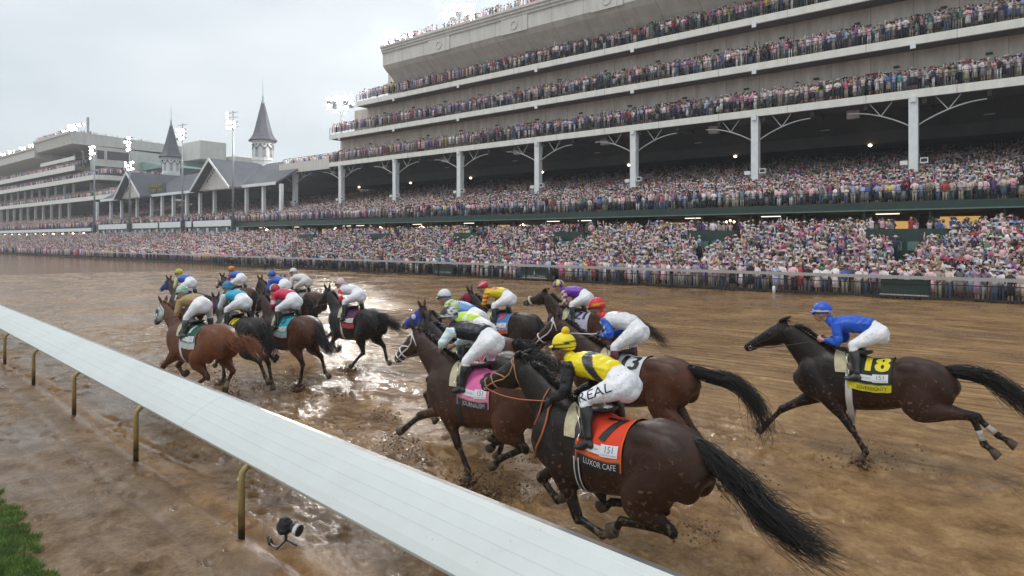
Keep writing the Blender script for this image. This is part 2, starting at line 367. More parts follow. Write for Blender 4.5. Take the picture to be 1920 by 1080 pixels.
me = fastmesh('track', np.stack([gx, gy, gh], 1), Q, k=4); smooth(me)
tag(link('track', me, mud), 'muddy brown dirt race track with hoof prints, furrows and pools of rain water', kind='structure')
g = MB(); S = 1500                                    # the rest of the ground, out to the horizon
ring_r = [74.0, 120, 200, 400, S]; fullang = np.linspace(0, 2 * np.pi, 97)[:-1]
V = [(r * math.cos(a), r * math.sin(a), -0.03) for r in [0.0] + ring_r for a in fullang]; n = 96
F = [(j * n + k, (j + 1) * n + k, (j + 1) * n + (k + 1) % n, j * n + (k + 1) % n) for j in range(len(ring_r)) for k in range(n)]
g.add([(x, y, -0.10 if math.hypot(x, y) < 73 else z) for x, y, z in V], F)
tag(g.build('ground', mud), kind='structure')

# grass verge inside the rail
grass_m = mat('grass_blades', (0.12, 0.21, 0.035), 0.55, noise=(5, 0.5))
lawn = MB(); lawn.add([rl(-6, -30, 0.012), rl(60, -30, 0.012), rl(60, 1.36, 0.012), rl(-6, 1.36, 0.012)], [(0, 1, 2, 3)])
tag(lawn.build('lawn', mat('turf_soil', (0.05, 0.08, 0.02), 0.9, noise=(3, 0.5))), kind='structure')
N = 110000
ss = NR.uniform(2.6, 10.5, N); nn = 1.44 - NR.random(N) * 1.3 + np.minimum(0, NR.normal(0, .03, N)) + 0.045 * np.sin(ss * 2.3) + 0.04 * np.sin(ss * 6.1 + 1) + 0.03 * np.sin(ss * 17.3) - 0.02 * np.sin(ss * 31)
bx = UX * ss + MX * nn; by = UY * ss + MY * nn
hgt = NR.uniform(0.03, 0.075, N); an = NR.uniform(0, 6.28, N); wv = 0.0042
lean = NR.normal(0, 0.025, (N, 2)); dx, dy = np.cos(an) * wv, np.sin(an) * wv
z0 = np.zeros(N)
V = np.stack([np.stack([bx - dx, by - dy, z0], 1), np.stack([bx + dx, by + dy, z0], 1), np.stack([bx + lean[:, 0], by + lean[:, 1], hgt], 1)], 1).reshape(-1, 3)
gm = fastmesh('grass', V, np.arange(3 * N).reshape(-1, 3))
tag(link('grass', gm, grass_m), 'short green grass in the corner inside the rail', 'grass', kind='stuff')

# ------------------------------------------------------------------ inner rail
rail = empty('safety_rail', rl(6.87, 3.0), 0)
tag(rail, 'wide white curved safety rail with grooved cover across the foreground', 'rail')
def toloc(p): return (p[0] - rail.location.x, p[1] - rail.location.y, p[2])
prof = [(3.05, 0.775), (3.045, 0.80), (3.09, 0.86), (3.16, 0.925), (3.165, 0.922), (3.17, 0.932), (3.24, 0.985), (3.245, 0.982), (3.25, 0.991), (3.33, 1.04), (3.335, 1.037), (3.34, 1.045), (3.43, 1.083), (3.435, 1.08), (3.44, 1.086), (3.50, 1.103)]
thick = 0.012
prof = [(3.05 + (a_ - 3.05) * 1.22, b_) for a_, b_ in prof]
MUDSPOT = True
rail_m = mat('rail_white_plastic', (0.60, 0.645, 0.65), 0.34, bump=(1.1, 0.15, 0.02), coat=0.2)
t = rail_m.node_tree; b = t.nodes['Principled BSDF']; gp = nd(t, 'ShaderNodeNewGeometry')
s1 = nd(t, 'ShaderNodeTexNoise', Scale=34, Detail=3, Roughness=0.6); s2 = nd(t, 'ShaderNodeTexNoise', Scale=1.1, Detail=6, Roughness=0.7); s3 = nd(t, 'ShaderNodeTexVoronoi', Scale=9)
for q in (s1, s2, s3): t.links.new(gp.outputs['Position'], q.inputs['Vector'])
sm_ = nd(t, 'ShaderNodeMapRange'); t.links.new(mathn('ADD', s1.outputs['Fac'], mathn('MULTIPLY', s2.outputs['Fac'], 0.35)), sm_.inputs[0]); sm_.inputs[1].default_value = 0.885; sm_.inputs[2].default_value = 0.93
gr = nd(t, 'ShaderNodeMapRange'); t.links.new(s2.outputs['Fac'], gr.inputs[0]); gr.inputs[1].default_value = 0.35; gr.inputs[2].default_value = 0.75; gr.inputs[4].default_value = 0.35
mA = nd(t, 'ShaderNodeMix', data_type='RGBA'); mA.inputs[6].default_value = (0.565, 0.60, 0.59, 1); mA.inputs[7].default_value = (0.40, 0.40, 0.37, 1); t.links.new(gr.outputs[0], mA.inputs[0])
mB = nd(t, 'ShaderNodeMix', data_type='RGBA'); mB.inputs[7].default_value = (0.17, 0.11, 0.06, 1); t.links.new(mathn('MULTIPLY', sm_.outputs[0], 0.8), mB.inputs[0]); t.links.new(mA.outputs[2], mB.inputs[6]); t.links.new(mB.outputs[2], b.inputs['Base Color'])
t = mud.node_tree
lip_m = mat('rail_metal_lip', (0.42, 0.42, 0.42), 0.3, metal=0.75, noise=(2, 0.3))
dirt = []
seg = 3.55; joints = [-4.5 + 0.6] + [6.87 + 1.9 + seg * 2 * k for k in range(-1, 12)]
edges = sorted(set([-3.0, 60.0] + [j for j in joints if -2.8 < j < 59]))
for j in edges[1:-1]:                            # joint straps under the cover ends
    mb = MB(); pr = [(n_ + .0, z_ + .003) for n_, z_ in prof] + [(n_ + .006, z_ - .006) for n_, z_ in prof][::-1]
    V = [toloc(rl(j + ds, n_, z_)) for ds in (-.03, .03) for n_, z_ in pr]; m = len(pr)
    mb.add(V, [(k, m + k, m + (k + 1) % m, (k + 1) % m) for k in range(m)] + [tuple(range(m)), tuple(range(m, 2 * m))[::-1]]); mb.build('joint_strap', rail_m, rail)
for a, c in zip(edges[:-1], edges[1:]):
    mb = MB(); st = np.linspace(a + 0.002, c - 0.002, 10)
    outer = prof; inner = [(n_ + 0.008, z_ - thick) for n_, z_ in prof][::-1]
    loop = outer + inner; m = len(loop); base = len(mb.v)
    V = [toloc(rl(s_, n_, z_)) for s_ in st for n_, z_ in loop]
    F = [(j * m + k, (j + 1) * m + k, (j + 1) * m + (k + 1) % m, j * m + (k + 1) % m) for j in range(len(st) - 1) for k in range(m)] + [tuple(range(m)), tuple((len(st) - 1) * m + k for k in range(m))[::-1]]
    mb.add(V, F); mb.build('rail_cover', rail_m, rail)
mb = MB(); st = [-3.0, 60.0]; lp = [(3.602, 1.103), (3.67, 1.092), (3.695, 1.06), (3.68, 1.04), (3.655, 1.078), (3.602, 1.09)]; m = len(lp)
mb.add([toloc(rl(s_, n_, z_)) for s_ in st for n_, z_ in lp], [(k, m + k, m + (k + 1) % m, (k + 1) % m) for k in range(m)] + [tuple(range(m)), tuple(range(m, 2 * m))[::-1]])
mb.build('metal_lip', lip_m, rail)
post_m = bpy.data.materials.new('muddy_post'); post_m.use_nodes = True; t = post_m.node_tree; b = t.nodes['Principled BSDF']
gp = nd(t, 'ShaderNodeNewGeometry'); sp = nd(t, 'ShaderNodeSeparateXYZ'); nn_ = nd(t, 'ShaderNodeTexNoise', Scale=9, Detail=6); rr = nd(t, 'ShaderNodeValToRGB')
t.links.new(gp.outputs['Position'], sp.inputs[0]); t.links.new(gp.outputs['Position'], nn_.inputs['Vector'])
t.links.new(mathn('ADD', mathn('MULTIPLY', sep.outputs['Z'] if False else sp.outputs['Z'], 0.8), mathn('MULTIPLY', nn_.outputs['Fac'], 0.5)), rr.inputs[0])
e = rr.color_ramp.elements; e[0].position = 0.25; e[0].color = (0.035, 0.025, 0.016, 1); e[1].position = 0.95; e[1].color = (0.36, 0.27, 0.12, 1); rr.color_ramp.elements.new(0.5).color = (0.26, 0.17, 0.055, 1)
t.links.new(rr.outputs[0], b.inputs['Base Color']); b.inputs['Roughness'].default_value = 0.5
for k in range(-2, 14):
    s_ = 6.87 + seg * k
    path = [rl(s_, 3.0, -0.05), rl(s_, 3.0, 0.4), rl(s_, 3.0, 0.62), rl(s_, 3.01, 0.69), rl(s_, 3.05, 0.735), rl(s_, 3.11, 0.77), rl(s_, 3.20, 0.82), rl(s_, 3.30, 0.88)]
    V, F = tube([toloc(p) for p in path], [0.036] * 4 + [0.034] * 2 + [0.032, 0.030], 14); mb = MB(); mb.add(V, F)
    mb.build('post', post_m, rail, sm=True)
# ------------------------------------------------------------------ the grandstand on the right
YF = 62.0; BAY = 12.9
def railing(mb, x0, x1, y, z, h=1.1, step=1.6, bars=3, r=0.02):
    mb.box(x0, x1, y - r, y + r, z + h - 0.04, z + h)
    for k in range(1, bars): mb.box(x0, x1, y - r * 0.5, y + r * 0.5, z + h * k / bars, z + h * k / bars + 0.02)
    n = int((x1 - x0) / step)
    for k in range(n + 1):
        x = x0 + (x1 - x0) * k / max(1, n); mb.box(x - r, x + r, y - r * 1.3, y + r * 1.3, z, z + h)
XR = 26.0
gs_ = empty('grandstand', (-30, YF, 0)); tag(gs_, 'long cream grandstand with three crowded balconies above a columned seating deck', 'grandstand')
def P(mb, name, m, parent, sm=False):
    o = mb.build(name, m, None, sm); me = o.data; o.parent = parent
    c = coords(me); L_ = np.array(parent.location if parent.parent is None else parent.parent.location); setco(me, c - L_); return o
def PE(mb, name, m, parent, sm=False, per=1):
    """every piece (per boxes each) as a part of its own"""
    cuts = mb.cut[::per] + [(len(mb.v), len(mb.f))]
    for (a, fa), (b_, fb) in zip(cuts[:-1], cuts[1:]):
        q = MB(); q.v = mb.v[a:b_]; q.f = [tuple(i - a for i in f) for f in mb.f[fa:fb]]; q.c = mb.c[a:b_]; P(q, name, m, parent, sm)
LV = [(14.95, 15.62, -87.3, 64.2), (19.35, 20.02, -80.4, 64.2), (23.78, 24.45, None, 64.2)]
ENDS = [-101.5, -87.3, -80.4]
TOPW = [(-87.0, 15.6, 19.4), (-80.0 - 3.6, 20.0, 23.8), (-75.5, 24.4, 28.6)]
for (zb, zt, _, yw), xe in zip([LV[0], LV[1], LV[2]], [-87.3, -87.3, -80.4]):
    m_ = MB(); m_.box(xe, XR, YF, YF + 0.25, zb, zt); P(m_, 'fascia', M['fascia'], gs_)
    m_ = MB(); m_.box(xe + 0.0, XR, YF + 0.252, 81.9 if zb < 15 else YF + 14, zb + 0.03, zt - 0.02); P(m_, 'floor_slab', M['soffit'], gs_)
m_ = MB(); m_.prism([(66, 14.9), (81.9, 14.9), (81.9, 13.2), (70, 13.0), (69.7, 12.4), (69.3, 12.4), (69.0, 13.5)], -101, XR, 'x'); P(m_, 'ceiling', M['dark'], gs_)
# end return of the fascias
m_ = MB(); m_.box(-101.5, -87.305, YF - 0.02, YF + 0.25, 14.7, 16.35); m_.box(-101.75, -101.5, YF - 0.02, YF + 14, 14.7, 16.35); P(m_, 'end_parapet', M['cream'], gs_)
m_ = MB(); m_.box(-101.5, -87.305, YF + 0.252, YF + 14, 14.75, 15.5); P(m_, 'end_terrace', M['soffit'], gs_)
for (x0, z0, z1) in TOPW:
    m_ = MB(); m_.box(x0, XR, 64.2, 76, z0 - 0.03, z1 + 0.02); P(m_, 'front_wall', M['wallc'], gs_)
# doors and wall lamps
m_ = MB(); red = MB()
for lv, (x0, z0, z1) in enumerate(TOPW):
    x = x0 + 5.0; k = 0
    while x < XR:
        if k % 3 == 2: red.box(x, x + 1.5, 64.15, 64.197, z0 + 0.02, z0 + 2.35)
        m_.box(x + 2.2, x + 2.65, 64.0, 64.197, z0 + 2.5, z0 + 2.66)
        x += BAY / 2; k += 1
PE(m_, 'wall_lamp', M['black'], gs_); PE(red, 'door', mat('maroon_door', (0.16, 0.035, 0.035), 0.6), gs_)
# roof cornice with coved underside
cy = [(64.2, 25.9), (63.6, 26.3), (62.6, 27.2), (61.5, 28.0), (61.0, 28.55), (60.98, 30.2), (60.80, 30.3), (60.80, 30.55), (60.62, 30.65), (60.62, 30.9), (60.45, 31.0), (60.45, 31.3), (60.75, 31.35), (60.75, 31.0), (76, 31.0), (76, 25.9)]
m_ = MB(); m_.prism(cy, -72.9, XR, 'x'); P(m_, 'roof_cornice', M['cream'], gs_)
m_ = MB()
for k in range(9):
    x = -61.3 + BAY * k
    m_.box(x - 2.0, x + 2.0, 60.86, 60.978, 28.4, 30.28)
    V = []; F = []
    for j in range(20):
        a = 2 * math.pi * j / 20
        for rr_ in (0.38, 0.56):
            for yy in (60.78, 60.858): V.append((x + rr_ * math.cos(a), yy, 29.35 + rr_ * math.sin(a)))
    for j in range(20):
        a = j * 4; c = ((j + 1) % 20) * 4
        F += [(a, c, c + 2, a + 2), (a + 1, a + 3, c + 3, c + 1), (a, a + 1, c + 1, c), (a + 2, c + 2, c + 3, a + 3)]
    m_.add(V, F)
PE(m_, 'cornice_panel', M['cream'], gs_, False, 2)
for (z, xe) in ((15.62, -87.3), (20.02, -87.3), (24.45, -80.4)):
    m_ = MB(); railing(m_, xe, XR, YF + 0.12, z); railing(m_, xe, xe + 0.02, YF + 0.12, z); P(m_, 'balcony_railing', M['black'], gs_)
m_ = MB(); m_.box(-101.5, -87.4, YF + 0.4, YF + 0.43, 17.2, 17.26); P(m_, 'balcony_railing', M['black'], gs_)
# columns with their arched braces
CX = [-7.16 - BAY * k for k in range(8)] + [5.74, 18.6]
for x in CX:
    m_ = MB(); m_.box(x - 0.33, x + 0.33, YF + 0.05, YF + 0.75, 5.8, 13.2)
    V = [(x - 0.33, 13.2), (x + 0.33, 13.2), (x + 0.55, 14.95), (x - 0.12, 14.95)]
    m_.prism([(a, b) for a, b in [(YF + 0.05, 13.2), (YF + 0.75, 13.2), (YF + 0.95, 14.94), (YF + 0.02, 14.94)]], x - 0.33, x + 0.33, 'x')
    c_ = P(m_, 'column', M['white'], gs_)
    for sg in (-1, 1):
        m_ = MB(); arc = [(x + sg * (0.3 + 4.6 * u), YF + 0.4, 12.7 + 1.55 * math.sin(u * math.pi / 2) ** 0.9) for u in np.linspace(0, 1, 12)]
        m_.tube(arc, 0.06, 6); m_.tube([arc[5], (arc[3][0], arc[3][1], 14.9)], 0.045, 6); m_.tube([arc[5], (arc[7][0], arc[7][1], 14.9)], 0.045, 6)
        P(m_, 'brace', M['brace'], c_)
    m_ = MB(); m_.box(x + 0.5, x + 1.05, YF - 0.1, YF + 0.25, 9.5, 9.95); m_.box(x - 0.95, x - 0.4, YF, YF + 0.3, 9.45, 9.8); PE(m_, 'monitor', M['white'], c_)
    m_ = MB(); m_.box(x + 0.56, x + 0.99, YF - 0.11, YF - 0.102, 9.6, 9.88); P(m_, 'screen', M['black'], c_)
for zb in (14.95, 19.35, 23.78):
    m_ = MB()
    for x in [q for q in CX if q > {14.95: -99, 19.35: -86, 23.78: -79}[zb]]: m_.box(x - 0.2, x + 0.2, YF - 0.12, YF - 0.003, zb - 0.35, zb + 0.16)
    PE(m_, 'speaker', M['white'], gs_)
m_ = MB(); m2 = MB()
for k in range(9):
    x = -95 + BAY * k
    m_.box(x + 5, x + 6.0, YF + 2.4, YF + 3.0, 14.2, 14.93); m_.box(x + 2, x + 2.8, YF + 6, YF + 6.5, 13.9, 14.93)
    m2.add(*ellipsoid((x + 6.1, 69.2, 12.25), (0.17, 0.17, 0.13), 8))
PE(m_, 'ceiling_speaker', M['wallc'], gs_); PE(m2, 'ceiling_lamp', M['bulb'], gs_, True)
m_ = MB()
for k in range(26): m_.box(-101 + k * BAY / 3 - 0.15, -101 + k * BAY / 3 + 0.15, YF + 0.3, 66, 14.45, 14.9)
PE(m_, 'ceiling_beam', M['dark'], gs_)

# seating deck that runs the whole length
XL = -345.0
dk_ = empty('seating_deck', (-100, 55, 0)); tag(dk_, 'dark green raised seating deck with suites beneath, running the whole straight', 'seating deck')
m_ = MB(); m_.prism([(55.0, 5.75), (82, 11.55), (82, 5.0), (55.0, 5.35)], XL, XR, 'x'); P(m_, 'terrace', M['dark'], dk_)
m_ = MB(); m_.box(XL, XR, 54.75, 54.998, 5.38, 6.04); P(m_, 'deck_fascia', M['green'], dk_)
m_ = MB(); m_.box(XL, XR, 54.66, 54.748, 5.38, 5.47); P(m_, 'drip_trim', M['greent'], dk_)
m_ = MB(); railing(m_, -165, XR, 54.9, 6.15, 0.75, 1.5, 3, 0.018); P(m_, 'deck_railing', M['green'], dk_)
m_ = MB(); m_.box(XL, XR, 82, 82.5, 5, 15.0); P(m_, 'rear_wall', M['soffit'], dk_)
m_ = MB(); m_.box(XL, XR, 59.5, 60, -0.2, 5.5); P(m_, 'suite_wall', M['timber'], dk_)
m_ = MB(); m_.box(XL, XR, 53.2, 59.5, 2.6, 3.05); P(m_, 'concourse', M['dark'], dk_)
x = -100; m_ = MB(); m2 = MB(); m3 = MB(); m4 = MB()
while x < XR:
    w = R.uniform(1.6, 3.6)
    if R.random() < 0.5: m_.box(x, x + w, 59.42, 59.497, 3.6, R.choice((4.7, 4.9, 5.0)))
    m2.box(x + w + 0.05, x + w + 0.55, 58.6, 59.3, 3.05, 5.35)
    if R.random() < 0.25: m3.box(x, x + 1.6, 57.2, 57.35, 5.2, 5.26)
    for q in range(R.choice((0, 0, 0, 0, 3))): m4.add(*ellipsoid((x + 0.3 + 0.35 * q, 58.2, 4.85 + 0.12 * (q % 2)), (0.10, 0.10, 0.10), 6))
    x += w + R.uniform(0.8, 2.2)
PE(m_, 'lit_window', M['warm'], dk_); PE(m2, 'pillar', M['timber'], dk_); PE(m3, 'tube_lamp', M['tubel'], dk_); PE(m4, 'bulb', M['bulb'], dk_)
x = -100; m_ = MB()
while x < XR: m_.box(x, x + 0.14, 55.3, 55.5, 3.0, 5.36); x += 4.3
PE(m_, 'deck_post', M['green'], dk_)

# lower terrace with green stair boxes
lt = empty('lower_terrace', (-60, 45, 0)); tag(lt, 'stepped dark terrace between the outer rail and the seating deck', 'terrace')
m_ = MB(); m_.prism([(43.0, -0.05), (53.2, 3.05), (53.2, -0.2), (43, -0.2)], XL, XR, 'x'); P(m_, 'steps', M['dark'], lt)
VOM = [(-6.2, 2.3), (-19.5, 1.9), (-33, 1.7), (-46, 1.7), (-60, 1.7), (-75, 1.7)]
for x, w in VOM:
    m_ = MB(); m_.box(x - w, x + w, 49.6, 53.3, 0.5, 3.95); P(m_, 'stair_enclosure', M['green'], lt)
    m_ = MB(); m_.box(x - w * 0.8, x - 0.15, 49.55, 49.597, 2.5, 3.1); m_.box(x + 0.15, x + w * 0.8, 49.55, 49.597, 2.5, 3.1); PE(m_, 'panel', M['greent'], lt)

# white banner and suites in the distance
m_ = MB(); bn = empty('banner', (-130, 54.3, 0)); tag(bn, 'long white banner hung along the deck below the twin spires', 'banner')
xx = [-102.6, -117.5, -131.5, -146.5, -163]
for a, c in zip(xx[1:], xx[:-1]):
    m_ = MB(); m_.box(a + 0.4, c - 0.4, 54.25, 54.35, 5.55, 6.6); P(m_, 'banner_panel', M['white'], bn)
sb = empty('suite_boxes', (-130, 53, 0)); tag(sb, 'low row of glazed boxes under the white banner', 'suites')
m_ = MB(); m_.box(-163, -100, 52.8, 54.6, 3.3, 3.75); P(m_, 'sill', M['green'], sb)
m_ = MB(); m_.box(-163, -100, 54.45, 54.6, 3.76, 5.3); P(m_, 'glazing', M['glass'], sb)
m_ = MB(); x = -163
while x < -100: m_.box(x, x + 0.35, 54.2, 54.44, 3.76, 5.3); x += 3.4
PE(m_, 'mullion', M['white'], sb)
m_ = MB(); railing(m_, -166, -161, 51.5, 2.6, 1.9, 2.4, 2, 0.09); o = P(m_, 'goal_frame', M['white'], sb)

# ------------------------------------------------------------------ twin-spired stand
ts = empty('twin_spire_stand', (-135, 58, 0)); tag(ts, 'old stand with grey slate roof, two white gables and twin spires', 'stand')
X0, X1 = -171.0, -102.0
m_ = MB(); m_.prism([(57.6, 12.7), (66, 17.7), (80, 12.7), (80, 12.4), (66, 17.35), (57.6, 12.4)], X0, X1, 'x'); m_.prism([(57.6, 12.7), (61.7, 15.25), (61.7, 14.9), (57.6, 12.4)], X1 + .002, -95.6, 'x'); P(m_, 'roof', M['slate'], ts)
m_ = MB(); m_.box(X0, -95.6, 57.45, 57.598, 12.25, 12.75); P(m_, 'eave_board', M['white'], ts)
for gxc, hw in ((-113.2, 6.7), (-149.5, 6.4)):
    m_ = MB()
    for sg in (-1, 1):   # cross-gable roof slopes as thick slabs
        V = [(gxc, 55.2, 17.75), (gxc, 67, 17.75), (gxc + sg * (hw + 0.5), 67, 12.35), (gxc + sg * (hw + 0.5), 55.2, 12.35)]
        V += [(a, b, c - 0.3) for a, b, c in V]
        m_.add(V, [(0, 1, 2, 3), (4, 7, 6, 5), (0, 3, 7, 4), (1, 5, 6, 2), (2, 6, 7, 3), (0, 4, 5, 1)])
    gb = P(m_, 'gable_roof', M['slate'], ts)
    m_ = MB(); m_.prism([(gxc - hw, 12.3), (gxc + hw, 12.3), (gxc, 17.35)], 56.6, 56.8, 'y'); P(m_, 'gable_face', M['cream'], gb)
    m_ = MB()
    for sg in (-1, 1):
        V = [(gxc, 55.05, 17.8), (gxc + sg * (hw + 0.5), 55.05, 12.4), (gxc + sg * (hw + 0.5), 55.05, 11.95), (gxc, 55.05, 17.3)]
        V += [(a, b + 0.145, c) for a, b, c in V]
        m_.add(V, [(0, 1, 2, 3), (4, 7, 6, 5), (0, 4, 5, 1), (1, 5, 6, 2), (2, 6, 7, 3), (3, 7, 4, 0)])
    P(m_, 'barge_board', M['white'], gb)
    m_ = MB()
    for k in range(7):
        for sg in (-1, 1):
            cx_ = gxc + sg * (0.9 + 0.62 * k); cz = 16.1 - 0.46 * k
            if k < 5: m_.add(*ellipsoid((cx_, 56.56, cz - 0.3), (0.24, 0.06, 0.24), 8))
    PE(m_, 'roundel', M['black'], gb)
def spire(x, y):
    t0 = empty('spire', (0, 0, 0)); t0.parent = ts; t0.location = (x + 135, y - 58, 0)
    def pp(mb, name, m, sm=False): o = mb.build(name, m, t0, sm); return o
    m_ = MB(); m_.lathe([(2.35, 15.0), (2.35, 16.6), (1.9, 17.3), (1.88, 17.5)], n=8); pp(m_, 'skirt', M['slate'])
    m_ = MB(); m_.lathe([(1.85, 17.2), (1.85, 18.3), (1.95, 18.32), (1.95, 18.5), (1.83, 18.52), (1.80, 21.7), (1.9, 21.75), (2.1, 22.0), (2.45, 22.2)], n=16); pp(m_, 'drum', M['white'])
    m_ = MB()
    for k in range(8):
        a = 2 * math.pi * (k + 0.5) / 8; ca, sa = math.cos(a), math.sin(a)
        for off, w_, z0, z1 in ((0, 0.30, 19.0, 20.6),):
            V = []
            for u, z in ((-w_, z0), (w_, z0), (w_, z1), (0, z1 + 0.35), (-w_, z1)):
                for rr_ in (1.80, 1.865): V.append((rr_ * ca - u * sa, rr_ * sa + u * ca, z))
            m_.add(V, [(1, 3, 5, 7, 9), (0, 8, 6, 4, 2), (0, 2, 3, 1), (2, 4, 5, 3), (4, 6, 7, 5), (6, 8, 9, 7), (8, 0, 1, 9)])
    pp(m_, 'window_band', M['grey'])
    m_ = MB()
    for k in range(16):
        a = 2 * math.pi * k / 16; m_.add(*ellipsoid((1.86 * math.cos(a), 1.86 * math.sin(a), 21.35), (0.13, 0.13, 0.15), 6))
        if k % 2 == 0:
            arc = [(1.88 * math.cos(a + da), 1.88 * math.sin(a + da), 21.15 - 0.75 * (abs(da) / 0.38) ** 1.6) for da in np.linspace(-0.38, 0.38, 7)]
            m_.tube(arc, 0.07, 5)
    pp(m_, 'arch_trim', M['black'])
    m_ = MB(); m_.lathe([(2.65, 22.05), (2.72, 22.25), (2.25, 22.75), (1.85, 23.5), (1.55, 24.5), (1.1, 26.3), (0.62, 28.3), (0.32, 29.4)], n=8); pp(m_, 'cone', M['slate'])
    m_ = MB(); m_.lathe([(0.36, 29.35), (0.36, 29.6), (0.22, 29.7), (0.13, 30.6), (0.2, 30.65), (0.1, 30.8)], n=8); m_.tube([(0, 0, 30.7), (0, 0, 34.0)], [0.07, 0.02], 6); pp(m_, 'finial', M['copper'])
spire(-114.0, 66.0); spire(-153.3, 66.0)
m_ = MB(); m_.box(-147.3, -137.2, 57.95, 58.1, 12.95, 15.0)
sg_ = P(m_, 'roof_sign', M['green'], ts)
def text_mesh(txt, size, ext=0.0, font_w=1.0, res=3):
    cu = bpy.data.curves.new('txt', 'FONT'); cu.body = txt; cu.size = size; cu.extrude = ext; cu.align_x = 'CENTER'; cu.align_y = 'CENTER'; cu.resolution_u = res
    o = bpy.data.objects.new('txt', cu); COL.objects.link(o); dg = bpy.context.evaluated_depsgraph_get()
    me = bpy.data.meshes.new_from_object(o.evaluated_get(dg)); bpy.data.objects.remove(o); bpy.data.curves.remove(cu); me.materials.clear(); return me
me = text_mesh('KENTUCKY\nDERBY  151', 1.0, 0.03); c = coords(me); c[:, 0] *= 1.35
setco(me, np.stack([c[:, 0] - 142.25, 57.92 - c[:, 2], c[:, 1] + 14.05], 1) - np.array([-135, 58, 0])); link('sign_letters', me, M['gold'], sg_)
pxs = [550, 494, 462, 402, 375, 350, 325, 304, 284, 243, 227, 208, 180]
for p in (527, 494, 462, 402, 375, 350, 325, 304, 284, 257, 228, 208, 182):
    x = xr(p) * 58.2; m_ = MB(); m_.box(x - 0.27, x + 0.27, 58.0, 58.5, 6.0, 12.4); P(m_, 'column', M['white'], ts)

# ------------------------------------------------------------------ far clubhouse on the left
ch = empty('clubhouse', (-240, YF, 0)); tag(ch, 'far pale clubhouse at left with stepped balconies, sloping roof and roof lamps', 'clubhouse')
XB = -340
for zb, zt, xe in ((13.6, 14.7, -179.0), (19.0, 20.2, -190.5), (22.3, 23.7, -203.5)):
    m_ = MB(); m_.box(XB, xe, YF, YF + 0.3, zb, zt)
    if xe > -195:                                    # rounded corner and return
        cx_, cy_, r_ = xe, YF + 3.0, 3.0; pl = [(xe, YF)] + [(cx_ + r_ * math.sin(a), cy_ - r_ * math.cos(a)) for a in np.linspace(0, math.pi / 2, 8)] + [(cx_ + r_, 96), (xe, 96)]
        m_.prism(pl, zb, zt, 'z')
    P(m_, 'fascia', M['fascia'], ch)
    m_ = MB(); m_.box(XB, xe - 0.2, YF + 0.302, YF + 16, zb + 0.1, zt - 0.15); P(m_, 'floor_slab', M['soffit'], ch)
m_ = MB(); m_.prism([(64.5, 24.0), (67, 26.5), (61.0, 28.3), (61.0, 30.6), (60.6, 30.8), (60.6, 31.3), (80, 31.3), (80, 24.0)], XB, -234, 'x'); P(m_, 'roof', M['cream'], ch)
m_ = MB(); m_.prism([(61.5, 29.6), (60.9, 32.2), (60.6, 32.3), (60.6, 33.0), (104, 31.6), (104, 28.5), (72, 29.4)], -234, -203.0, 'x'); P(m_, 'upper_roof', M['cream'], ch)
m_ = MB(); m_.box(-235, -204.5, 72, 104, 13.5, 29.3); m_.box(-203.9, -203, 66, 104, 14.0, 29.6); P(m_, 'end_wall', M['cream'], ch)
m_ = MB(); m_.box(-202.997, -202.9, 67.5, 69.2, 26.0, 28.4); m_.box(-202.997, -202.9, 70, 76, 26.0, 28.4); m_.box(-202.997, -202.9, 67, 74, 21.2, 24.0); PE(m_, 'end_window', M['glass'], ch)
m_ = MB(); m_.box(XB, -204, 70, 71, 5, 28); P(m_, 'rear_wall', M['dark'], ch)
for x in np.arange(-330, -204, 7.5):
    m_ = MB(); m_.box(x, x + 0.5, 66, 66.5, 20.2, 28.5 if x > -234 else 26.6); m_.box(x, x + 0.45, 63.6, 64.1, 14.7, 19.0); m_.box(x, x + 0.5, 62.5, 63.1, 6.0, 13.6); PE(m_, 'column', M['wallc'], ch)
m_ = MB(); m_.box(-233, -204.1, 62.2, 62.5, 25.3, 26.3); P(m_, 'gallery', M['fascia'], ch)
m_ = MB(); m_.box(XB, -166.5, 54.1, 54.7, 5.2, 5.95); P(m_, 'deck_edge', M['white'], ch)
for x in np.arange(-330, -168, 7.4):
    m_ = MB(); m_.box(x, x + 0.45, 54.2, 54.6, 0.5, 5.2); P(m_, 'deck_post', M['white'], ch)
m_ = MB()
for x in np.arange(-328, -168, 7.4): m_.add(*ellipsoid((x + 3, 56, 4.75), (0.28, 0.28, 0.22), 6))
PE(m_, 'deck_lamp', M['bulb'], ch)
# pavilion with a green roof on the end wall, blocks on the roof
m_ = MB(); m_.box(-203, -186, 79, 103, 19.9, 20.9); P(m_, 'pavilion_floor', M['fascia'], ch)
m_ = MB(); m_.box(-203, -186.6, 79.5, 102.6, 20.9, 23.7); P(m_, 'pavilion_glazing', M['glass'], ch)
m_ = MB(); m_.prism([(-204, 25.9), (-200, 25.9), (-185.6, 23.7), (-185.6, 23.5), (-204, 23.5)], 78.5, 103.5, 'y'); P(m_, 'pavilion_roof', M['copper'], ch)
m_ = MB(); m_.box(-203, -192, 91, 99, 27.5, 33.0); m_.box(-202, -190, 100, 112, 16, 29.0); PE(m_, 'roof_block', M['cream'], ch)
m_ = MB(); m_.box(-187.5, -186.7, 103.7, 107, 17, 26.3); P(m_, 'end_block', M['cream'], ch)

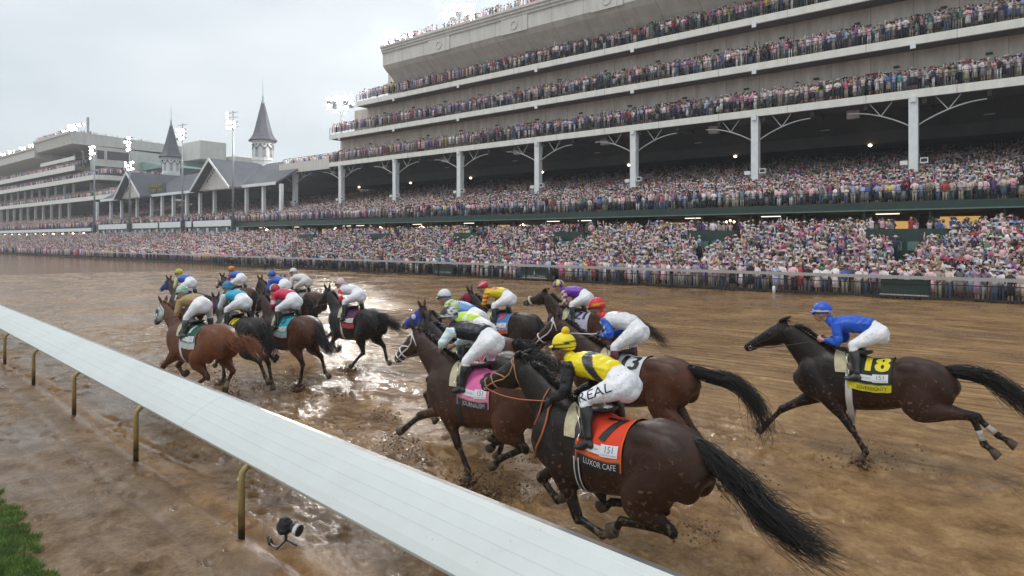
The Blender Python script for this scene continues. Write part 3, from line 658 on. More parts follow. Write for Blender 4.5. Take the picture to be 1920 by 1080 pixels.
# ------------------------------------------------------------------ flood lights
def lampbank(cx_, cy_, z0, rows, cols, sx, sz, parent, aim=(-0.3, -1), face=0.34, skip=0.0, lm=None):
    """a frame of round lamps, each a housing and a lit lens"""
    a = math.atan2(aim[1], aim[0]); ux, uy = -math.sin(a), math.cos(a); dx_, dy_ = math.cos(a), math.sin(a)
    f = MB()
    for r_ in range(rows):
        z = z0 + r_ * sz
        zr_ = z
        f.tube([(cx_ - ux * sx * cols / 2, cy_ - uy * sx * cols / 2, z), (cx_ + ux * sx * cols / 2, cy_ + uy * sx * cols / 2, z)], 0.06, 6)
        for c_ in range(cols):
            if R.random() < skip: continue
            q = (c_ - (cols - 1) / 2) * sx + R.uniform(-0.05, 0.05); x = cx_ + ux * q; y = cy_ + uy * q; dz = -0.35; z = zr_ + R.uniform(-.22, .22) * (1.6 if lm else .5)
            p0 = Vector((x, y, z)); d = Vector((dx_, dy_, dz)).normalized()
            h = MB(); h.tube([p0 + d * 0.0, p0 + d * 0.25, p0 + d * 0.5], [0.12, face * 0.75, face], 10); h_ = h.build('lamp', M['grey'], parent)
            if R.random() < (0.35 if lm else 0.12): continue
            l = MB(); l.tube([p0 + d * 0.505, p0 + d * 0.53], [face * 0.93, face * 0.85], 10); l.build('lens', lm or M['lamp'], h_)
    f.build('frame', M['grey'], parent)
lab = {437: 'tall floodlight mast in front of the right gable', 342: 'tall floodlight mast just right of the left spire', 243: 'tall floodlight mast beside the left gable', 177: 'shorter looking mast at the left end of the white banner'}
for p in (437, 342, 243, 177):
    x = xr(p) * 53.9; o = empty('floodlight_mast', (x, 53.9, 0)); tag(o, lab[p], 'floodlight mast', 'floodlight masts before the spires')
    m_ = MB(); m_.tube([(0, 0, 0), (0, 0, 6.6)], 0.34, 10); m_.build('base', M['green'], o)
    m_ = MB(); m_.tube([(0, 0, 6.6), (0, 0, 24.6)], [0.2, 0.11], 10); m_.build('pole', M['grey'], o, True)
    lampbank(0, 0, 21.9, 4, 3, 0.85, 0.8, o, aim=(0.2, -1), face=0.25, skip=0.2)
o = empty('floodlight_mast', (-176, 66, 0)); tag(o, 'floodlight mast with a square bright lamp bank above the clubhouse corner', 'floodlight mast')
m_ = MB(); m_.tube([(0, 0, 0), (0, 0, 23.5)], 0.2, 8); m_.build('pole', M['grey'], o); lampbank(0, 0, 21.2, 3, 4, 0.8, 0.8, o, aim=(0.4, -1), face=0.30)
def rooflamp(px, Y, zb, zt, label, rows=3, cols=5, s=1.0, lm=None):
    x = xr(px) * Y; o = empty('roof_floodlight', (x, Y, zb)); tag(o, label, 'floodlight')
    m_ = MB(); m_.tube([(0, 0, 0), (0, 0, zt - zb)], 0.16 * s, 8); m_.build('pole', M['grey'], o)
    lampbank(0, 0, zt - zb - 1.2 * s, rows, cols, 1.0 * s, 0.85 * s, o, aim=(0.5, -1), face=0.42 * s, lm=lm)
rooflamp(640, 76, 0.0, 30.2, 'bright floodlight just left of the lowest balcony end', 3, 5, 1.15, M['flood'])
rooflamp(749, 74, 31.0, 37.6, 'floodlight on the grandstand roof by its left corner', 3, 5, 1.1, M['flood'])
rooflamp(862, 74, 31.0, 39.5, 'floodlight on the roof, second from the corner', 3, 5, 1.1, M['flood'])
rooflamp(1012, 74, 31.0, 40.6, 'floodlight on the roof, third from the corner', 3, 5, 1.1, M['flood'])
for p, nm in ((7, 'farthest left'), (24, 'second from the left edge'), (44, 'third from the left edge'), (62, 'nearest to the raised lamp bank')):
    rooflamp(p, 70, 31.3, 36.6, 'small floodlight on the clubhouse roof, ' + nm, 2, 4, 0.7)
o = empty('lamp_bank', (-222, 66, 33)); tag(o, 'long bank of floodlights on the raised clubhouse roof', 'floodlight')
m_ = MB(); m_.box(-10, 16, 0.3, 0.6, 0, 0.4); m_.box(15.5, 16, 0, 0.5, 0, 4.8); m_.box(-10, -9.6, 0, 0.5, 0, 3); m_.build('frame', M['grey'], o)
for k, (x, z, w) in enumerate(((-7, 0.8, 7), (-7, 2.2, 7), (3, 2.6, 8), (8.5, 3.4, 9))):
    lampbank(x, 0, z, 1, w, 1.0, 0.8, o, aim=(0.2, -1), face=0.38)

# ------------------------------------------------------------------ outer rail
YO = 40.3
orl = empty('outer_rail', (-60, YO, 0)); tag(orl, 'white topped outer rail with black mesh fence in front of the crowd', 'rail')
m_ = MB(); m_.box(-124, 30, YO - 0.1, YO + 0.10, 1.10, 1.27); P(m_, 'top_rail', mat('weathered_rail', (0.38, 0.37, 0.36), 0.5, noise=(1.5, 0.2)), orl)
m_ = MB(); x = -124
while x < 30: m_.box(x, x + 0.09, YO - 0.02, YO + 0.07, 0, 1.17); x += 2.45
m_.box(-124, 30, YO - 0.01, YO + 0.05, 0.82, 0.87); m_.box(-124, 30, YO - 0.01, YO + 0.05, 0.08, 0.18); P(m_, 'fence_posts', M['black'], orl)
mesh_m = mat('wire_mesh', (0.02, 0.022, 0.024), 0.6)
m_ = MB()
x = -100
while x < 30: m_.box(x, x + 0.014, YO - 0.03, YO - 0.018, 0.18, 0.82); x += 0.16
P(m_, 'wire_mesh', mesh_m, orl)
for cx_, txt in ((-30.05, 1), (-5.05, 0)):
    m_ = MB(); m_.box(cx_ - 1.2, cx_ + 1.2, YO + 0.05, YO + 0.064, 0.19, 0.25)
    if txt: m_.prism([(cx_ - .06, .5), (cx_ + .06, .5), (cx_, .92)], YO + 0.05, YO + 0.064, 'y')
    P(m_, 'banner_emblem', M['wallc'], orl)
m_ = MB()
for a, c in ((-41.3, -38.9), (-31.4, -28.7), (-6.2, -3.9)):
    m_.box(a, c, YO + 0.066, YO + 0.09, 0.16, 1.06)
PE(m_, 'banner_panel', M['green'], orl); bb = orl
for cx_, txt in ((-30.05, 'CHURCHILL DOWNS'), (-40.1, 'KENTUCKY DERBY')):
    me = text_mesh(txt, 0.22, 0.004); c = coords(me)
    setco(me, np.stack([c[:, 0] + cx_, YO + 0.06 - c[:, 2], c[:, 1] + 0.34], 1) - np.array([-60, YO, 0])); link('banner_letters', me, M['wallc'], bb)
# ------------------------------------------------------------------ people of the crowd
def persongeo(seed, lod, hat=None, pose=None, skirt=None):
    """low mesh of a standing person, feet at the origin facing +x. Returns V, T, part index per vertex:
       0 skin 1 top 2 bottom 3 hair 4 hat 5 shoes 6 held thing"""
    r = random.Random(seed); V = []; T = []; K = []
    ns = {0: 4, 1: 6, 2: 12}[lod]
    def put(v, f, k):
        b = len(V); V.extend([tuple(p) for p in v]); K.extend([k] * len(v))
        for q in f:
            for i in range(1, len(q) - 1): T.append((q[0] + b, q[i] + b, q[i + 1] + b))
    def seg(rows, k, n=ns):                  # rows (x,y,z,ax,ay) horizontal-ish rings
        v = []; f = []
        for x, y, z, ax, ay in rows:
            for q in range(n):
                a = 2 * math.pi * (q + 0.5) / n; v.append((x + ax * math.cos(a), y + ay * math.sin(a), z))
        m = len(rows)
        for j in range(m - 1):
            for q in range(n): f.append((j * n + q, j * n + (q + 1) % n, (j + 1) * n + (q + 1) % n, (j + 1) * n + q))
        f.append(tuple((m - 1) * n + q for q in range(n))); f.append(tuple(range(n))[::-1]); put(v, f, k)
    pose = r.choice((0, 1, 1, 2, 2, 3)) if pose is None else pose
    skirt = (r.random() < 0.4) if skirt is None else skirt
    hat = r.choice((0, 0, 0, 0, 1, 2, 3)) if hat is None else hat
    lx = r.uniform(-0.04, 0.06)
    if lod > 0:
        if skirt:
            seg([(0, 0, 0.42, 0.17, 0.22), (0, 0, 0.8, 0.13, 0.19), (0, 0, 1.02, 0.11, 0.15)], 2)
            for s in (-1, 1): seg([(0.02, s * 0.08, 0.06, 0.035, 0.035), (0, s * 0.08, 0.5, 0.05, 0.05)], 0, max(4, ns - 2))
        else:
            for s in (-1, 1): seg([(0.0, s * 0.10, 0.05, 0.06, 0.055), (0, s * 0.095, 0.48, 0.07, 0.065), (0, s * 0.085, 0.92, 0.095, 0.09)], 2, max(4, ns - 2))
        for s in (-1, 1): seg([(0.05, s * 0.10, 0.0, 0.12, 0.045), (0.03, s * 0.10, 0.08, 0.08, 0.04)], 5, max(4, ns - 2))
        seg([(0, 0, 0.88, 0.115, 0.165), (0, 0, 1.05, 0.105, 0.145), (lx * 0.5, 0, 1.28, 0.125, 0.18), (lx, 0, 1.42, 0.10, 0.19), (lx, 0, 1.50, 0.05, 0.07)], 1)
    else:
        seg([(0, 0, 0.5, 0.13, 0.18), (0, 0, 1.3, 0.125, 0.20), (lx, 0, 1.47, 0.07, 0.11)], 1)
    arm = [(0, 0, 0, 0)]
    def limb(p, rad, k):
        v, f = tube(p, rad, {0: 3, 1: 4, 2: 8}[lod]); put(v, f, k)
    if lod > 0 or pose in (1, 3):
        for s in (-1, 1):
            sh = (lx, s * 0.19, 1.40)
            if pose == 0 or (pose == 3 and s > 0): el, ha = (0.0, s * 0.25, 1.14), (0.12, s * 0.2, 0.93)
            elif pose == 1: el, ha = (0.20, s * 0.22, 1.34), (0.30, s * 0.09, 1.60)          # phone held up
            elif pose == 2: el, ha = (0.06, s * 0.26, 1.16), (0.22, s * 0.02, 1.22)          # arms folded / clapping
            else: el, ha = (0.08, s * 0.25, 1.62), (0.10, s * 0.22, 1.92)                    # one arm up
            limb([sh, el, ha], [0.052, 0.045, 0.035], 1)
            if lod > 0: put(*ellipsoid((ha[0] + 0.02, ha[1], ha[2] + 0.02), (0.04, 0.035, 0.05), 4 if lod == 1 else 7), 0)
        if pose == 1 and lod > 0:
            q = [(0.33, -0.08, 1.6), (0.33, 0.08, 1.6), (0.33, 0.08, 1.70), (0.33, -0.08, 1.70)]; put([(x + e, y, z) for e in (0, 0.012) for x, y, z in q], [(0, 1, 2, 3), (7, 6, 5, 4), (0, 4, 5, 1), (2, 6, 7, 3), (0, 3, 7, 4), (1, 5, 6, 2)], 6)
    hn = {0: 4, 1: 6, 2: 12}[lod]
    put(*ellipsoid((lx + 0.02, 0, 1.62), (0.095, 0.078, 0.12), hn), 0)
    if lod > 0: limb([(lx, 0, 1.46), (lx + 0.01, 0, 1.56)], [0.05, 0.048], 0)
    if hat == 0: put(*ellipsoid((lx - 0.012, 0, 1.655), (0.098, 0.088, 0.105), hn), 3)
    elif hat == 1:
        put(*ellipsoid((lx - 0.005, 0, 1.67), (0.108, 0.092, 0.088), hn), 4)
        if lod: seg([(lx + 0.10, 0, 1.665, 0.075, 0.07), (lx + 0.10, 0, 1.675, 0.07, 0.065)], 4)
    else:
        w = 0.175 if hat == 2 else 0.235
        dx = r.uniform(-0.03, 0.03); n = ns + 2
        seg([(lx + dx, 0, 1.665, w, w), (lx + dx, 0, 1.685, w * 0.97, w * 0.97), (lx, 0, 1.70, 0.115, 0.10), (lx, 0, 1.775, 0.095, 0.085), (lx, 0, 1.785, 0.06, 0.05)], 4, n)
        if lod: put(*ellipsoid((lx - 0.02, 0, 1.60), (0.098, 0.09, 0.11), hn), 3)
    if lod == 2:                                     # face
        put(*ellipsoid((lx + 0.112, 0, 1.605), (0.014, 0.012, 0.022), 5), 0)
        for s in (-1, 1):
            put(*ellipsoid((lx + 0.098, s * 0.032, 1.635), (0.012, 0.014, 0.009), 5), 6)
            put(*ellipsoid((lx + 0.015, s * 0.080, 1.61), (0.02, 0.012, 0.03), 5), 0)
        put(*ellipsoid((lx + 0.10, 0, 1.567), (0.01, 0.024, 0.006), 5), 7)
    return np.array(V, float), np.array(T, int), np.array(K, int)
PAL = [((0.66, 0.65, 0.66), 30, 'white'), ((0.56, 0.50, 0.43), 14, 'cream'), ((0.30, 0.25, 0.19), 6, 'beige'), ((0.68, 0.42, 0.48), 18, 'pale pink'), ((0.58, 0.10, 0.24), 5, 'hot pink'),
       ((0.30, 0.42, 0.62), 10, 'light blue'), ((0.035, 0.045, 0.10), 8, 'navy'), ((0.022, 0.022, 0.025), 6, 'black'), ((0.16, 0.165, 0.17), 7, 'grey'), ((0.42, 0.03, 0.04), 5, 'red'),
       ((0.16, 0.07, 0.32), 2, 'purple'), ((0.05, 0.22, 0.12), 2, 'green'), ((0.62, 0.50, 0.08), 2, 'yellow'), ((0.05, 0.30, 0.34), 2, 'teal'), ((0.06, 0.14, 0.45), 4, 'bright blue'), ((0.34, 0.24, 0.40), 4, 'lilac')]
PC = np.array([p[0] for p in PAL]); PC = PC * .80 + PC.mean(1, keepdims=True) * .20 + .012; PC = PC * np.array((1.24, 1.12, 1.14)); PW = np.array([p[1] for p in PAL], float); PW /= PW.sum()
BOT = [((0.04, 0.043, 0.06), 'dark'), ((0.36, 0.32, 0.26), 'khaki'), ((0.20, 0.20, 0.21), 'grey'), ((0.60, 0.60, 0.60), 'white'), ((0.09, 0.12, 0.20), 'blue')]
BC = np.array([q[0] for q in BOT])
HATS = [((0.52, 0.47, 0.40), 'straw'), ((0.50, 0.49, 0.49), 'white'), ((0.60, 0.30, 0.40), 'pink'), ((0.03, 0.03, 0.035), 'black'), ((0.5, 0.05, 0.12), 'red'), ((0.30, 0.36, 0.55), 'blue'), ((0.24, 0.16, 0.09), 'brown')]
HC_ = np.array([q[0] for q in HATS]); HW = np.array([26, 26, 12, 12, 5, 8, 11], float); HW /= HW.sum()
SK = np.array([(0.58, 0.38, 0.30), (0.42, 0.25, 0.17), (0.30, 0.17, 0.11), (0.12, 0.065, 0.04)]); SKW = [0.5, 0.3, 0.12, 0.08]
HR = np.array([(0.02, 0.014, 0.01), (0.07, 0.04, 0.02), (0.22, 0.14, 0.06), (0.25, 0.24, 0.23)])
LOD1 = [persongeo(100 + i, 1) for i in range(26)]
LOD0 = [persongeo(300 + i, 0) for i in range(14)]

seats = []                                          # x, y, z, region
def fill(x0, x1, y0, y1, zf, dy, dx, reg, keep=1.0, gaps=()):
    y = y0
    while y <= y1:
        n = int((x1 - x0) / dx); xs = x0 + (np.arange(n) + NR.uniform(0, 1)) * dx + NR.normal(0, dx * 0.17, n); ok = NR.random(n) < keep
        for a, w, ya, yb in gaps:
            if ya <= y <= yb: ok &= np.abs(xs - a) > w
        for x in xs[ok]: seats.append((x, y + NR.normal(0, 0.12), zf(y), reg))
        y += dy
GAP = [(x, w + 0.15, 49.3, 53.4) for x, w in VOM] + [(x + 0.4, 0.8, 45.5, 49.3) for x, w in VOM]
zl = lambda y: max(0.0, (y - 43.0) * 0.304)
fill(-300, 22, 40.95, 42.6, lambda y: 0.0, 0.62, 0.50, 0)
fill(-300, 22, 43.2, 52.9, zl, 0.64, 0.47, 0, 0.97, GAP)
fill(-100, 22, 53.6, 56.6, lambda y: 3.05, 1.0, 0.8, 0, 0.7)
zd = lambda y: 5.75 + (y - 55.0) * 0.2148
fill(-335, 24, 55.35, 63, zd, 0.72, 0.48, 1, 0.96)
fill(-335, 24, 63, 80.5, zd, 0.92, 0.60, 1, 0.93)
for z, xe in ((15.62, -87.2), (20.02, -87.2), (24.45, -80.2)):
    for j, (yy, kp) in enumerate(((62.42, 0.97), (62.95, 0.95), (63.5, 0.9))):
        n = int((24 - xe) / 0.46)
        for k in range(n):
            if NR.random() < kp: seats.append((xe + 0.4 + k * 0.46 + NR.normal(0, 0.13), yy + NR.normal(0, 0.1), z + 0.16 * j + NR.normal(0, .05), 2))
for yy in (62.6, 63.3, 64, 65, 66, 68, 70):
    for k in range(24):
        if NR.random() < 0.9: seats.append((-101.2 + k * 0.58, yy, 15.5 + (yy - 62.6) * 0.12, 2))
for yy in (61.4, 62.1):
    for k in range(190):
        if NR.random() < (0.85 if yy < 62 else 0.5): seats.append((-72.2 + k * 0.5 + NR.normal(0, 0.12), yy - .1, 30.62 + (0.15 if yy > 62 else 0), 2))
for z, xe, x0 in ((14.7, -171, -335), (20.2, -189, -335), (23.7, -205, -335)):
    for j in range(6):
        for k in range(int((xe - x0) / 0.62)):
            if NR.random() < 0.9: seats.append((x0 + k * 0.62 + NR.normal(0, 0.1), 62.6 + 0.8 * j, z - 0.55 + 0.28 * j, 3))
for k in range(60): seats.append((-186.2 + NR.normal(0, 0.3), 64 + k * 0.52, 20.2, 3)); seats.append((-188.0 + NR.normal(0, 0.3), 64 + k * 0.52, 20.35, 3))
for k in range(150): seats.append((-335 + k * 0.68 + NR.normal(0, 0.15), 61.6, 30.3, 3))
for k in range(60): seats.append((-203.4, 61.5 + k * 0.62 + NR.normal(0, 0.15), 32.0 - 0.032 * k, 3)) if NR.random() < 0.75 else None
for k in range(44): seats.append((-233.5 + k * 0.68 + NR.normal(0, 0.15), 61.2, 32.1, 3))
S = np.array(seats); f_ = -S[:, 0] * SY_ + S[:, 1] * CY_
bx_ = 960 + 1200 * (S[:, 0] * CY_ + S[:, 1] * SY_) / np.maximum(f_, 0.1)
vis = (f_ > 1) & (bx_ > -110) & (bx_ < 2030)
S = S[vis]; f_ = f_[vis]; bx_ = bx_[vis]
# keep only heads that can clear the picture's lower structure: everything else is hidden by fascias anyway
order = np.argsort(f_ + (S[:, 3] != 0) * 1000 + (S[:, 1] > 43.6) * 300); S = S[order]; f_ = f_[order]
NIND = 288
ind = np.zeros(len(S), bool); infr = (bearing(0, 1) is not None)
bxx = 960 + 1200 * (S[:, 0] * CY_ + S[:, 1] * SY_) / np.maximum(f_, 0.1)
cand = [i for i in range(len(S)) if -5 < bxx[i] < 1925][:NIND]
ind[cand] = True
# ---- the 288 that show largest are objects of their own, each with its own look and label
used = set(); poses = {0: 'arms down', 1: 'phone raised', 2: 'arms folded', 3: 'arm raised'}
hatn = {0: 'bareheaded', 1: 'cap', 2: 'brimmed hat', 3: 'wide hat'}
spots = [(-57.0, 'centre left'), (-47, 'picture centre'), (-40, 'behind left banner'), (-34.5, 'left of emblem'), (-30, 'behind banner emblem'), (-26, 'right of emblem'), (-20, 'between far banners'), (-14.5, 'left of panel'), (-8.5, 'right of panel'), (-4.5, 'behind right banner'), (2, 'right edge')]
rowsn = ['at rail', 'second row', 'third row', 'fourth row', 'further back']
geo_cache = {}
for i in cand:
    x, y, z, rg = S[i]
    row = 0 if y < 41.3 else 1 if y < 41.9 else 2 if y < 42.6 else 3 if y < 43.6 else 4
    sp = min(spots, key=lambda q: abs(q[0] - x))[1]
    for _ in range(200):
        tci = int(NR.choice(len(PAL), p=PW)); hi = int(NR.choice(4, p=[0.38, 0.17, 0.25, 0.20])); hci = int(NR.choice(len(HATS), p=HW)); po = int(NR.choice(4, p=[0.34, 0.34, 0.22, 0.10])); sk = int(NR.random() < 0.42); bi = int(NR.integers(5))
        key = (tci, hi, hci if hi else 0, po, sk, bi, sp, row)
        if key not in used: break
    used.add(key)
    gk = (hi, po, sk)
    if gk not in geo_cache: geo_cache[gk] = persongeo(900 + len(geo_cache), 2, hi, po, bool(sk))
    V, T, K = geo_cache[gk]
    top = PC[tci]; bot = BC[bi] if not sk else PC[tci]; skin = SK[NR.choice(4, p=SKW)]
    pc = np.array([skin, top, bot, HR[NR.integers(4)], HC_[hci], (0.03, 0.025, 0.02), (0.02, 0.02, 0.025), (0.3, 0.09, 0.08)])
    c = pc[K]; c[K == 1] *= (1 + 0.05 * np.sin(V[K == 1][:, 2] * 40))[:, None]
    me = fastmesh('person', V, T, c); smooth(me); o = link('person', me, M['person'])
    hs = NR.uniform(0.93, 1.06); o.location = (x, y, z); o.scale = (hs, hs * NR.uniform(0.95, 1.15), hs)
    o.rotation_euler = (0, 0, math.radians(-90 - 12) + NR.normal(0, 0.4))
    ck = PAL[tci][2]; gar = (ck + ' dress') if sk else f'{ck} top, {BOT[bi][1]} trousers'
    hd = 'bareheaded' if hi == 0 else f'{HATS[hci][1]} {hatn[hi]}'
    tag(o, f'spectator, {gar}, {hd}, {poses[po]}, {rowsn[row]}, {sp}', 'person', 'spectators standing nearest the outer rail')
# ---- the rest of the crowd is one mass
rest = np.where(~ind)[0]; VV = []; TT = []; CC = []; base = 0
fz = f_[rest]
for lod, sel in ((1, rest[(fz < 84)]), (0, rest[(fz >= 84)])):
    vs = LOD1 if lod == 1 else LOD0
    which = NR.integers(len(vs), size=len(sel))
    for vi in range(len(vs)):
        s_ = sel[which == vi]; n = len(s_)
        if not n: continue
        V, T, K = vs[vi]
        if lod == 1:                                 # legs are hidden behind the row in front everywhere but the rows at an edge
            pass
        an = math.radians(-102) + NR.normal(0, 0.45, n); hs = NR.normal(0.985, 0.055, n)
        ca, sa = np.cos(an), np.sin(an)
        X = (V[None, :, 0] * ca[:, None] - V[None, :, 1] * sa[:, None]) * hs[:, None] + S[s_, 0][:, None]
        Y = (V[None, :, 0] * sa[:, None] + V[None, :, 1] * ca[:, None]) * hs[:, None] + S[s_, 1][:, None]
        Z = V[None, :, 2] * hs[:, None] + S[s_, 2][:, None]
        top = PC[NR.choice(len(PAL), n, p=PW)] * NR.uniform(0.7, 1.12, (n, 1)); bot = BC[NR.choice(len(BOT), n, p=[.4, .15, .2, .1, .15])]; hair = HR[NR.integers(4, size=n)]
        hat = HC_[NR.choice(len(HATS), n, p=HW)] * NR.uniform(0.8, 1.1, (n, 1)); skin = SK[NR.choice(4, n, p=SKW)]
        shoe = np.full((n, 3), 0.03)
        pc = np.stack([skin, top, bot, hair, hat, shoe, shoe, shoe], 1)
        VV.append(np.stack([X, Y, Z], -1).reshape(-1, 3)); CC.append(pc[:, K].reshape(-1, 3))
        TT.append((T[None] + (np.arange(n) * len(V))[:, None, None]).reshape(-1, 3) + base); base += n * len(V)
VV = np.concatenate(VV); TT = np.concatenate(TT); CC = np.concatenate(CC)
print('crowd', len(S), 'verts', len(VV), 'tris', len(TT))
cm = fastmesh('crowd', VV, TT, CC)
tag(link('crowd', cm, M['person']), 'dense crowd of spectators packing the terrace, deck and balconies', 'crowd', kind='stuff')
# ------------------------------------------------------------------ horses
def coatmat(name, rough=0.47, speck=0.5):
    m = bpy.data.materials.new(name); m.use_nodes = True; t = m.node_tree; b = t.nodes['Principled BSDF']
    at = t.nodes.new('ShaderNodeAttribute'); at.attribute_name = 'Col'; co = t.nodes.new('ShaderNodeTexCoord')
    n = t.nodes.new('ShaderNodeTexNoise'); n.inputs['Scale'].default_value = 75; n.inputs['Detail'].default_value = 2
    n2 = t.nodes.new('ShaderNodeTexNoise'); n2.inputs['Scale'].default_value = 3.5; n2.inputs['Detail'].default_value = 4
    for q in (n, n2): t.links.new(co.outputs['Object'], q.inputs['Vector'])
    nl = t.nodes.new('ShaderNodeTexNoise'); nl.inputs['Scale'].default_value = 22; nl.inputs['Detail'].default_value = 4; t.links.new(co.outputs['Object'], nl.inputs['Vector'])
    sx = t.nodes.new('ShaderNodeSeparateXYZ'); t.links.new(co.outputs['Object'], sx.inputs[0])
    hgt_ = t.nodes.new('ShaderNodeMapRange'); hgt_.inputs[1].default_value = 0.35; hgt_.inputs[2].default_value = 1.5; hgt_.inputs[3].default_value = 0.20; hgt_.inputs[4].default_value = 0.0; t.links.new(sx.outputs['Z'], hgt_.inputs[0])
    ad = t.nodes.new('ShaderNodeMath'); ad.operation = 'MAXIMUM'; a2 = t.nodes.new('ShaderNodeMath'); a2.operation = 'ADD'; t.links.new(nl.outputs['Fac'], a2.inputs[0]); t.links.new(hgt_.outputs[0], a2.inputs[1])
    t.links.new(n.outputs['Fac'], ad.inputs[0]); t.links.new(a2.outputs[0], ad.inputs[1])
    sp = t.nodes.new('ShaderNodeMapRange'); sp.inputs[1].default_value = 0.69; sp.inputs[2].default_value = 0.77; t.links.new(ad.outputs[0], sp.inputs[0])
    am = t.nodes.new('ShaderNodeMath'); am.operation = 'MULTIPLY'; am.inputs[1].default_value = speck; t.links.new(sp.outputs[0], am.inputs[0])
    v = t.nodes.new('ShaderNodeMapRange'); v.inputs[1].default_value = 0.3; v.inputs[2].default_value = 0.7; v.inputs[3].default_value = 0.75; v.inputs[4].default_value = 1.2; t.links.new(n2.outputs['Fac'], v.inputs[0])
    mm = t.nodes.new('ShaderNodeMix'); mm.data_type = 'RGBA'; mm.blend_type = 'MULTIPLY'; mm.inputs[0].default_value = 1
    t.links.new(at.outputs['Color'], mm.inputs[6]); t.links.new(v.outputs[0], mm.inputs[7])
    m2 = t.nodes.new('ShaderNodeMix'); m2.data_type = 'RGBA'; m2.inputs[7].default_value = (0.20, 0.13, 0.075, 1); t.links.new(am.outputs[0], m2.inputs[0]); t.links.new(mm.outputs[2], m2.inputs[6])
    t.links.new(m2.outputs[2], b.inputs['Base Color']); b.inputs['Roughness'].default_value = rough; b.inputs['Specular IOR Level'].default_value = 0.32
    mpp = t.nodes.new('ShaderNodeMapping'); mpp.inputs['Scale'].default_value = (30, 30, 90); t.links.new(co.outputs['Object'], mpp.inputs[0])
    n3 = t.nodes.new('ShaderNodeTexNoise'); n3.inputs['Scale'].default_value = 1.5; t.links.new(mpp.outputs[0], n3.inputs['Vector'])
    bp = t.nodes.new('ShaderNodeBump'); bp.inputs['Strength'].default_value = 0.3; bp.inputs['Distance'].default_value = 0.006; t.links.new(n3.outputs['Fac'], bp.inputs['Height'])
    n4 = t.nodes.new('ShaderNodeTexNoise'); n4.inputs['Scale'].default_value = 5.5; n4.inputs['Detail'].default_value = 2; n4.inputs['Distortion'].default_value = 0.8; t.links.new(co.outputs['Object'], n4.inputs['Vector'])
    b4 = t.nodes.new('ShaderNodeBump'); b4.inputs['Strength'].default_value = 0.4; b4.inputs['Distance'].default_value = 0.028; t.links.new(n4.outputs['Fac'], b4.inputs['Height']); t.links.new(b4.outputs[0], bp.inputs['Normal']); t.links.new(bp.outputs[0], b.inputs['Normal'])
    rr_ = t.nodes.new('ShaderNodeMapRange'); rr_.inputs[1].default_value = 0.35; rr_.inputs[2].default_value = 0.65; rr_.inputs[3].default_value = rough - .12; rr_.inputs[4].default_value = rough + .14; t.links.new(n2.outputs['Fac'], rr_.inputs[0]); t.links.new(rr_.outputs[0], b.inputs['Roughness'])
    return m
HM = dict(coat=coatmat('horse_coat'), silk=mat('racing_silk', rough=0.38, attr=True, bump=(20, 0.7, 0.012), spec=0.4, speck=(52, 0.68)), cloth=mat('saddle_cloth', rough=0.75, attr=True, bump=(55, 0.3, 0.003)),
          breech=mat('white_breeches', (0.72, 0.72, 0.745), 0.5, attr=True, bump=(22, 0.7, 0.014), noise=(7, 0.10), speck=(48, 0.655)), boot=mat('black_boot', rough=0.3, attr=True, coat=0.3), skin=mat('skin', rough=0.55, attr=True), helmet=mat('helmet_cover', rough=0.45, attr=True, bump=(60, 0.2, 0.003)),
          leather=mat('dark_leather', (0.025, 0.018, 0.014), 0.45), tan=mat('tan_leather', (0.38, 0.12, 0.045), 0.45), tanb=mat('tan_bridle', (0.42, 0.20, 0.08), 0.5), whitestrap=mat('white_strap', (0.66, 0.65, 0.66), 0.5),
          redstrap=mat('red_strap', (0.4, 0.02, 0.03), 0.5), foam=mat('cream_pad', (0.55, 0.49, 0.32), 0.8, noise=(12, 0.3)), steel=mat('bit_steel', (0.6, 0.6, 0.6), 0.25, metal=1), hoof=mat('hoof_horn', (0.075, 0.055, 0.04), 0.6, noise=(25, 0.5)), print=mat('print', rough=0.6, attr=True),
          eye=mat('eye', (0.01, 0.008, 0.006), 0.08), goggle=mat('goggles', (0.02, 0.02, 0.03), 0.12), fleece=mat('sheepskin', (0.60, 0.52, 0.36), 0.95, bump=(90, 0.8, 0.01)))
def hairmat(name, c):
    m = mat(name, c, 0.5, spec=0.4); return m
HAIR = dict(black=hairmat('black_hair', (0.008, 0.0065, 0.006)), brown=hairmat('brown_hair', (0.028, 0.015, 0.009)), chestnut=hairmat('chestnut_hair', (0.22, 0.07, 0.022)))

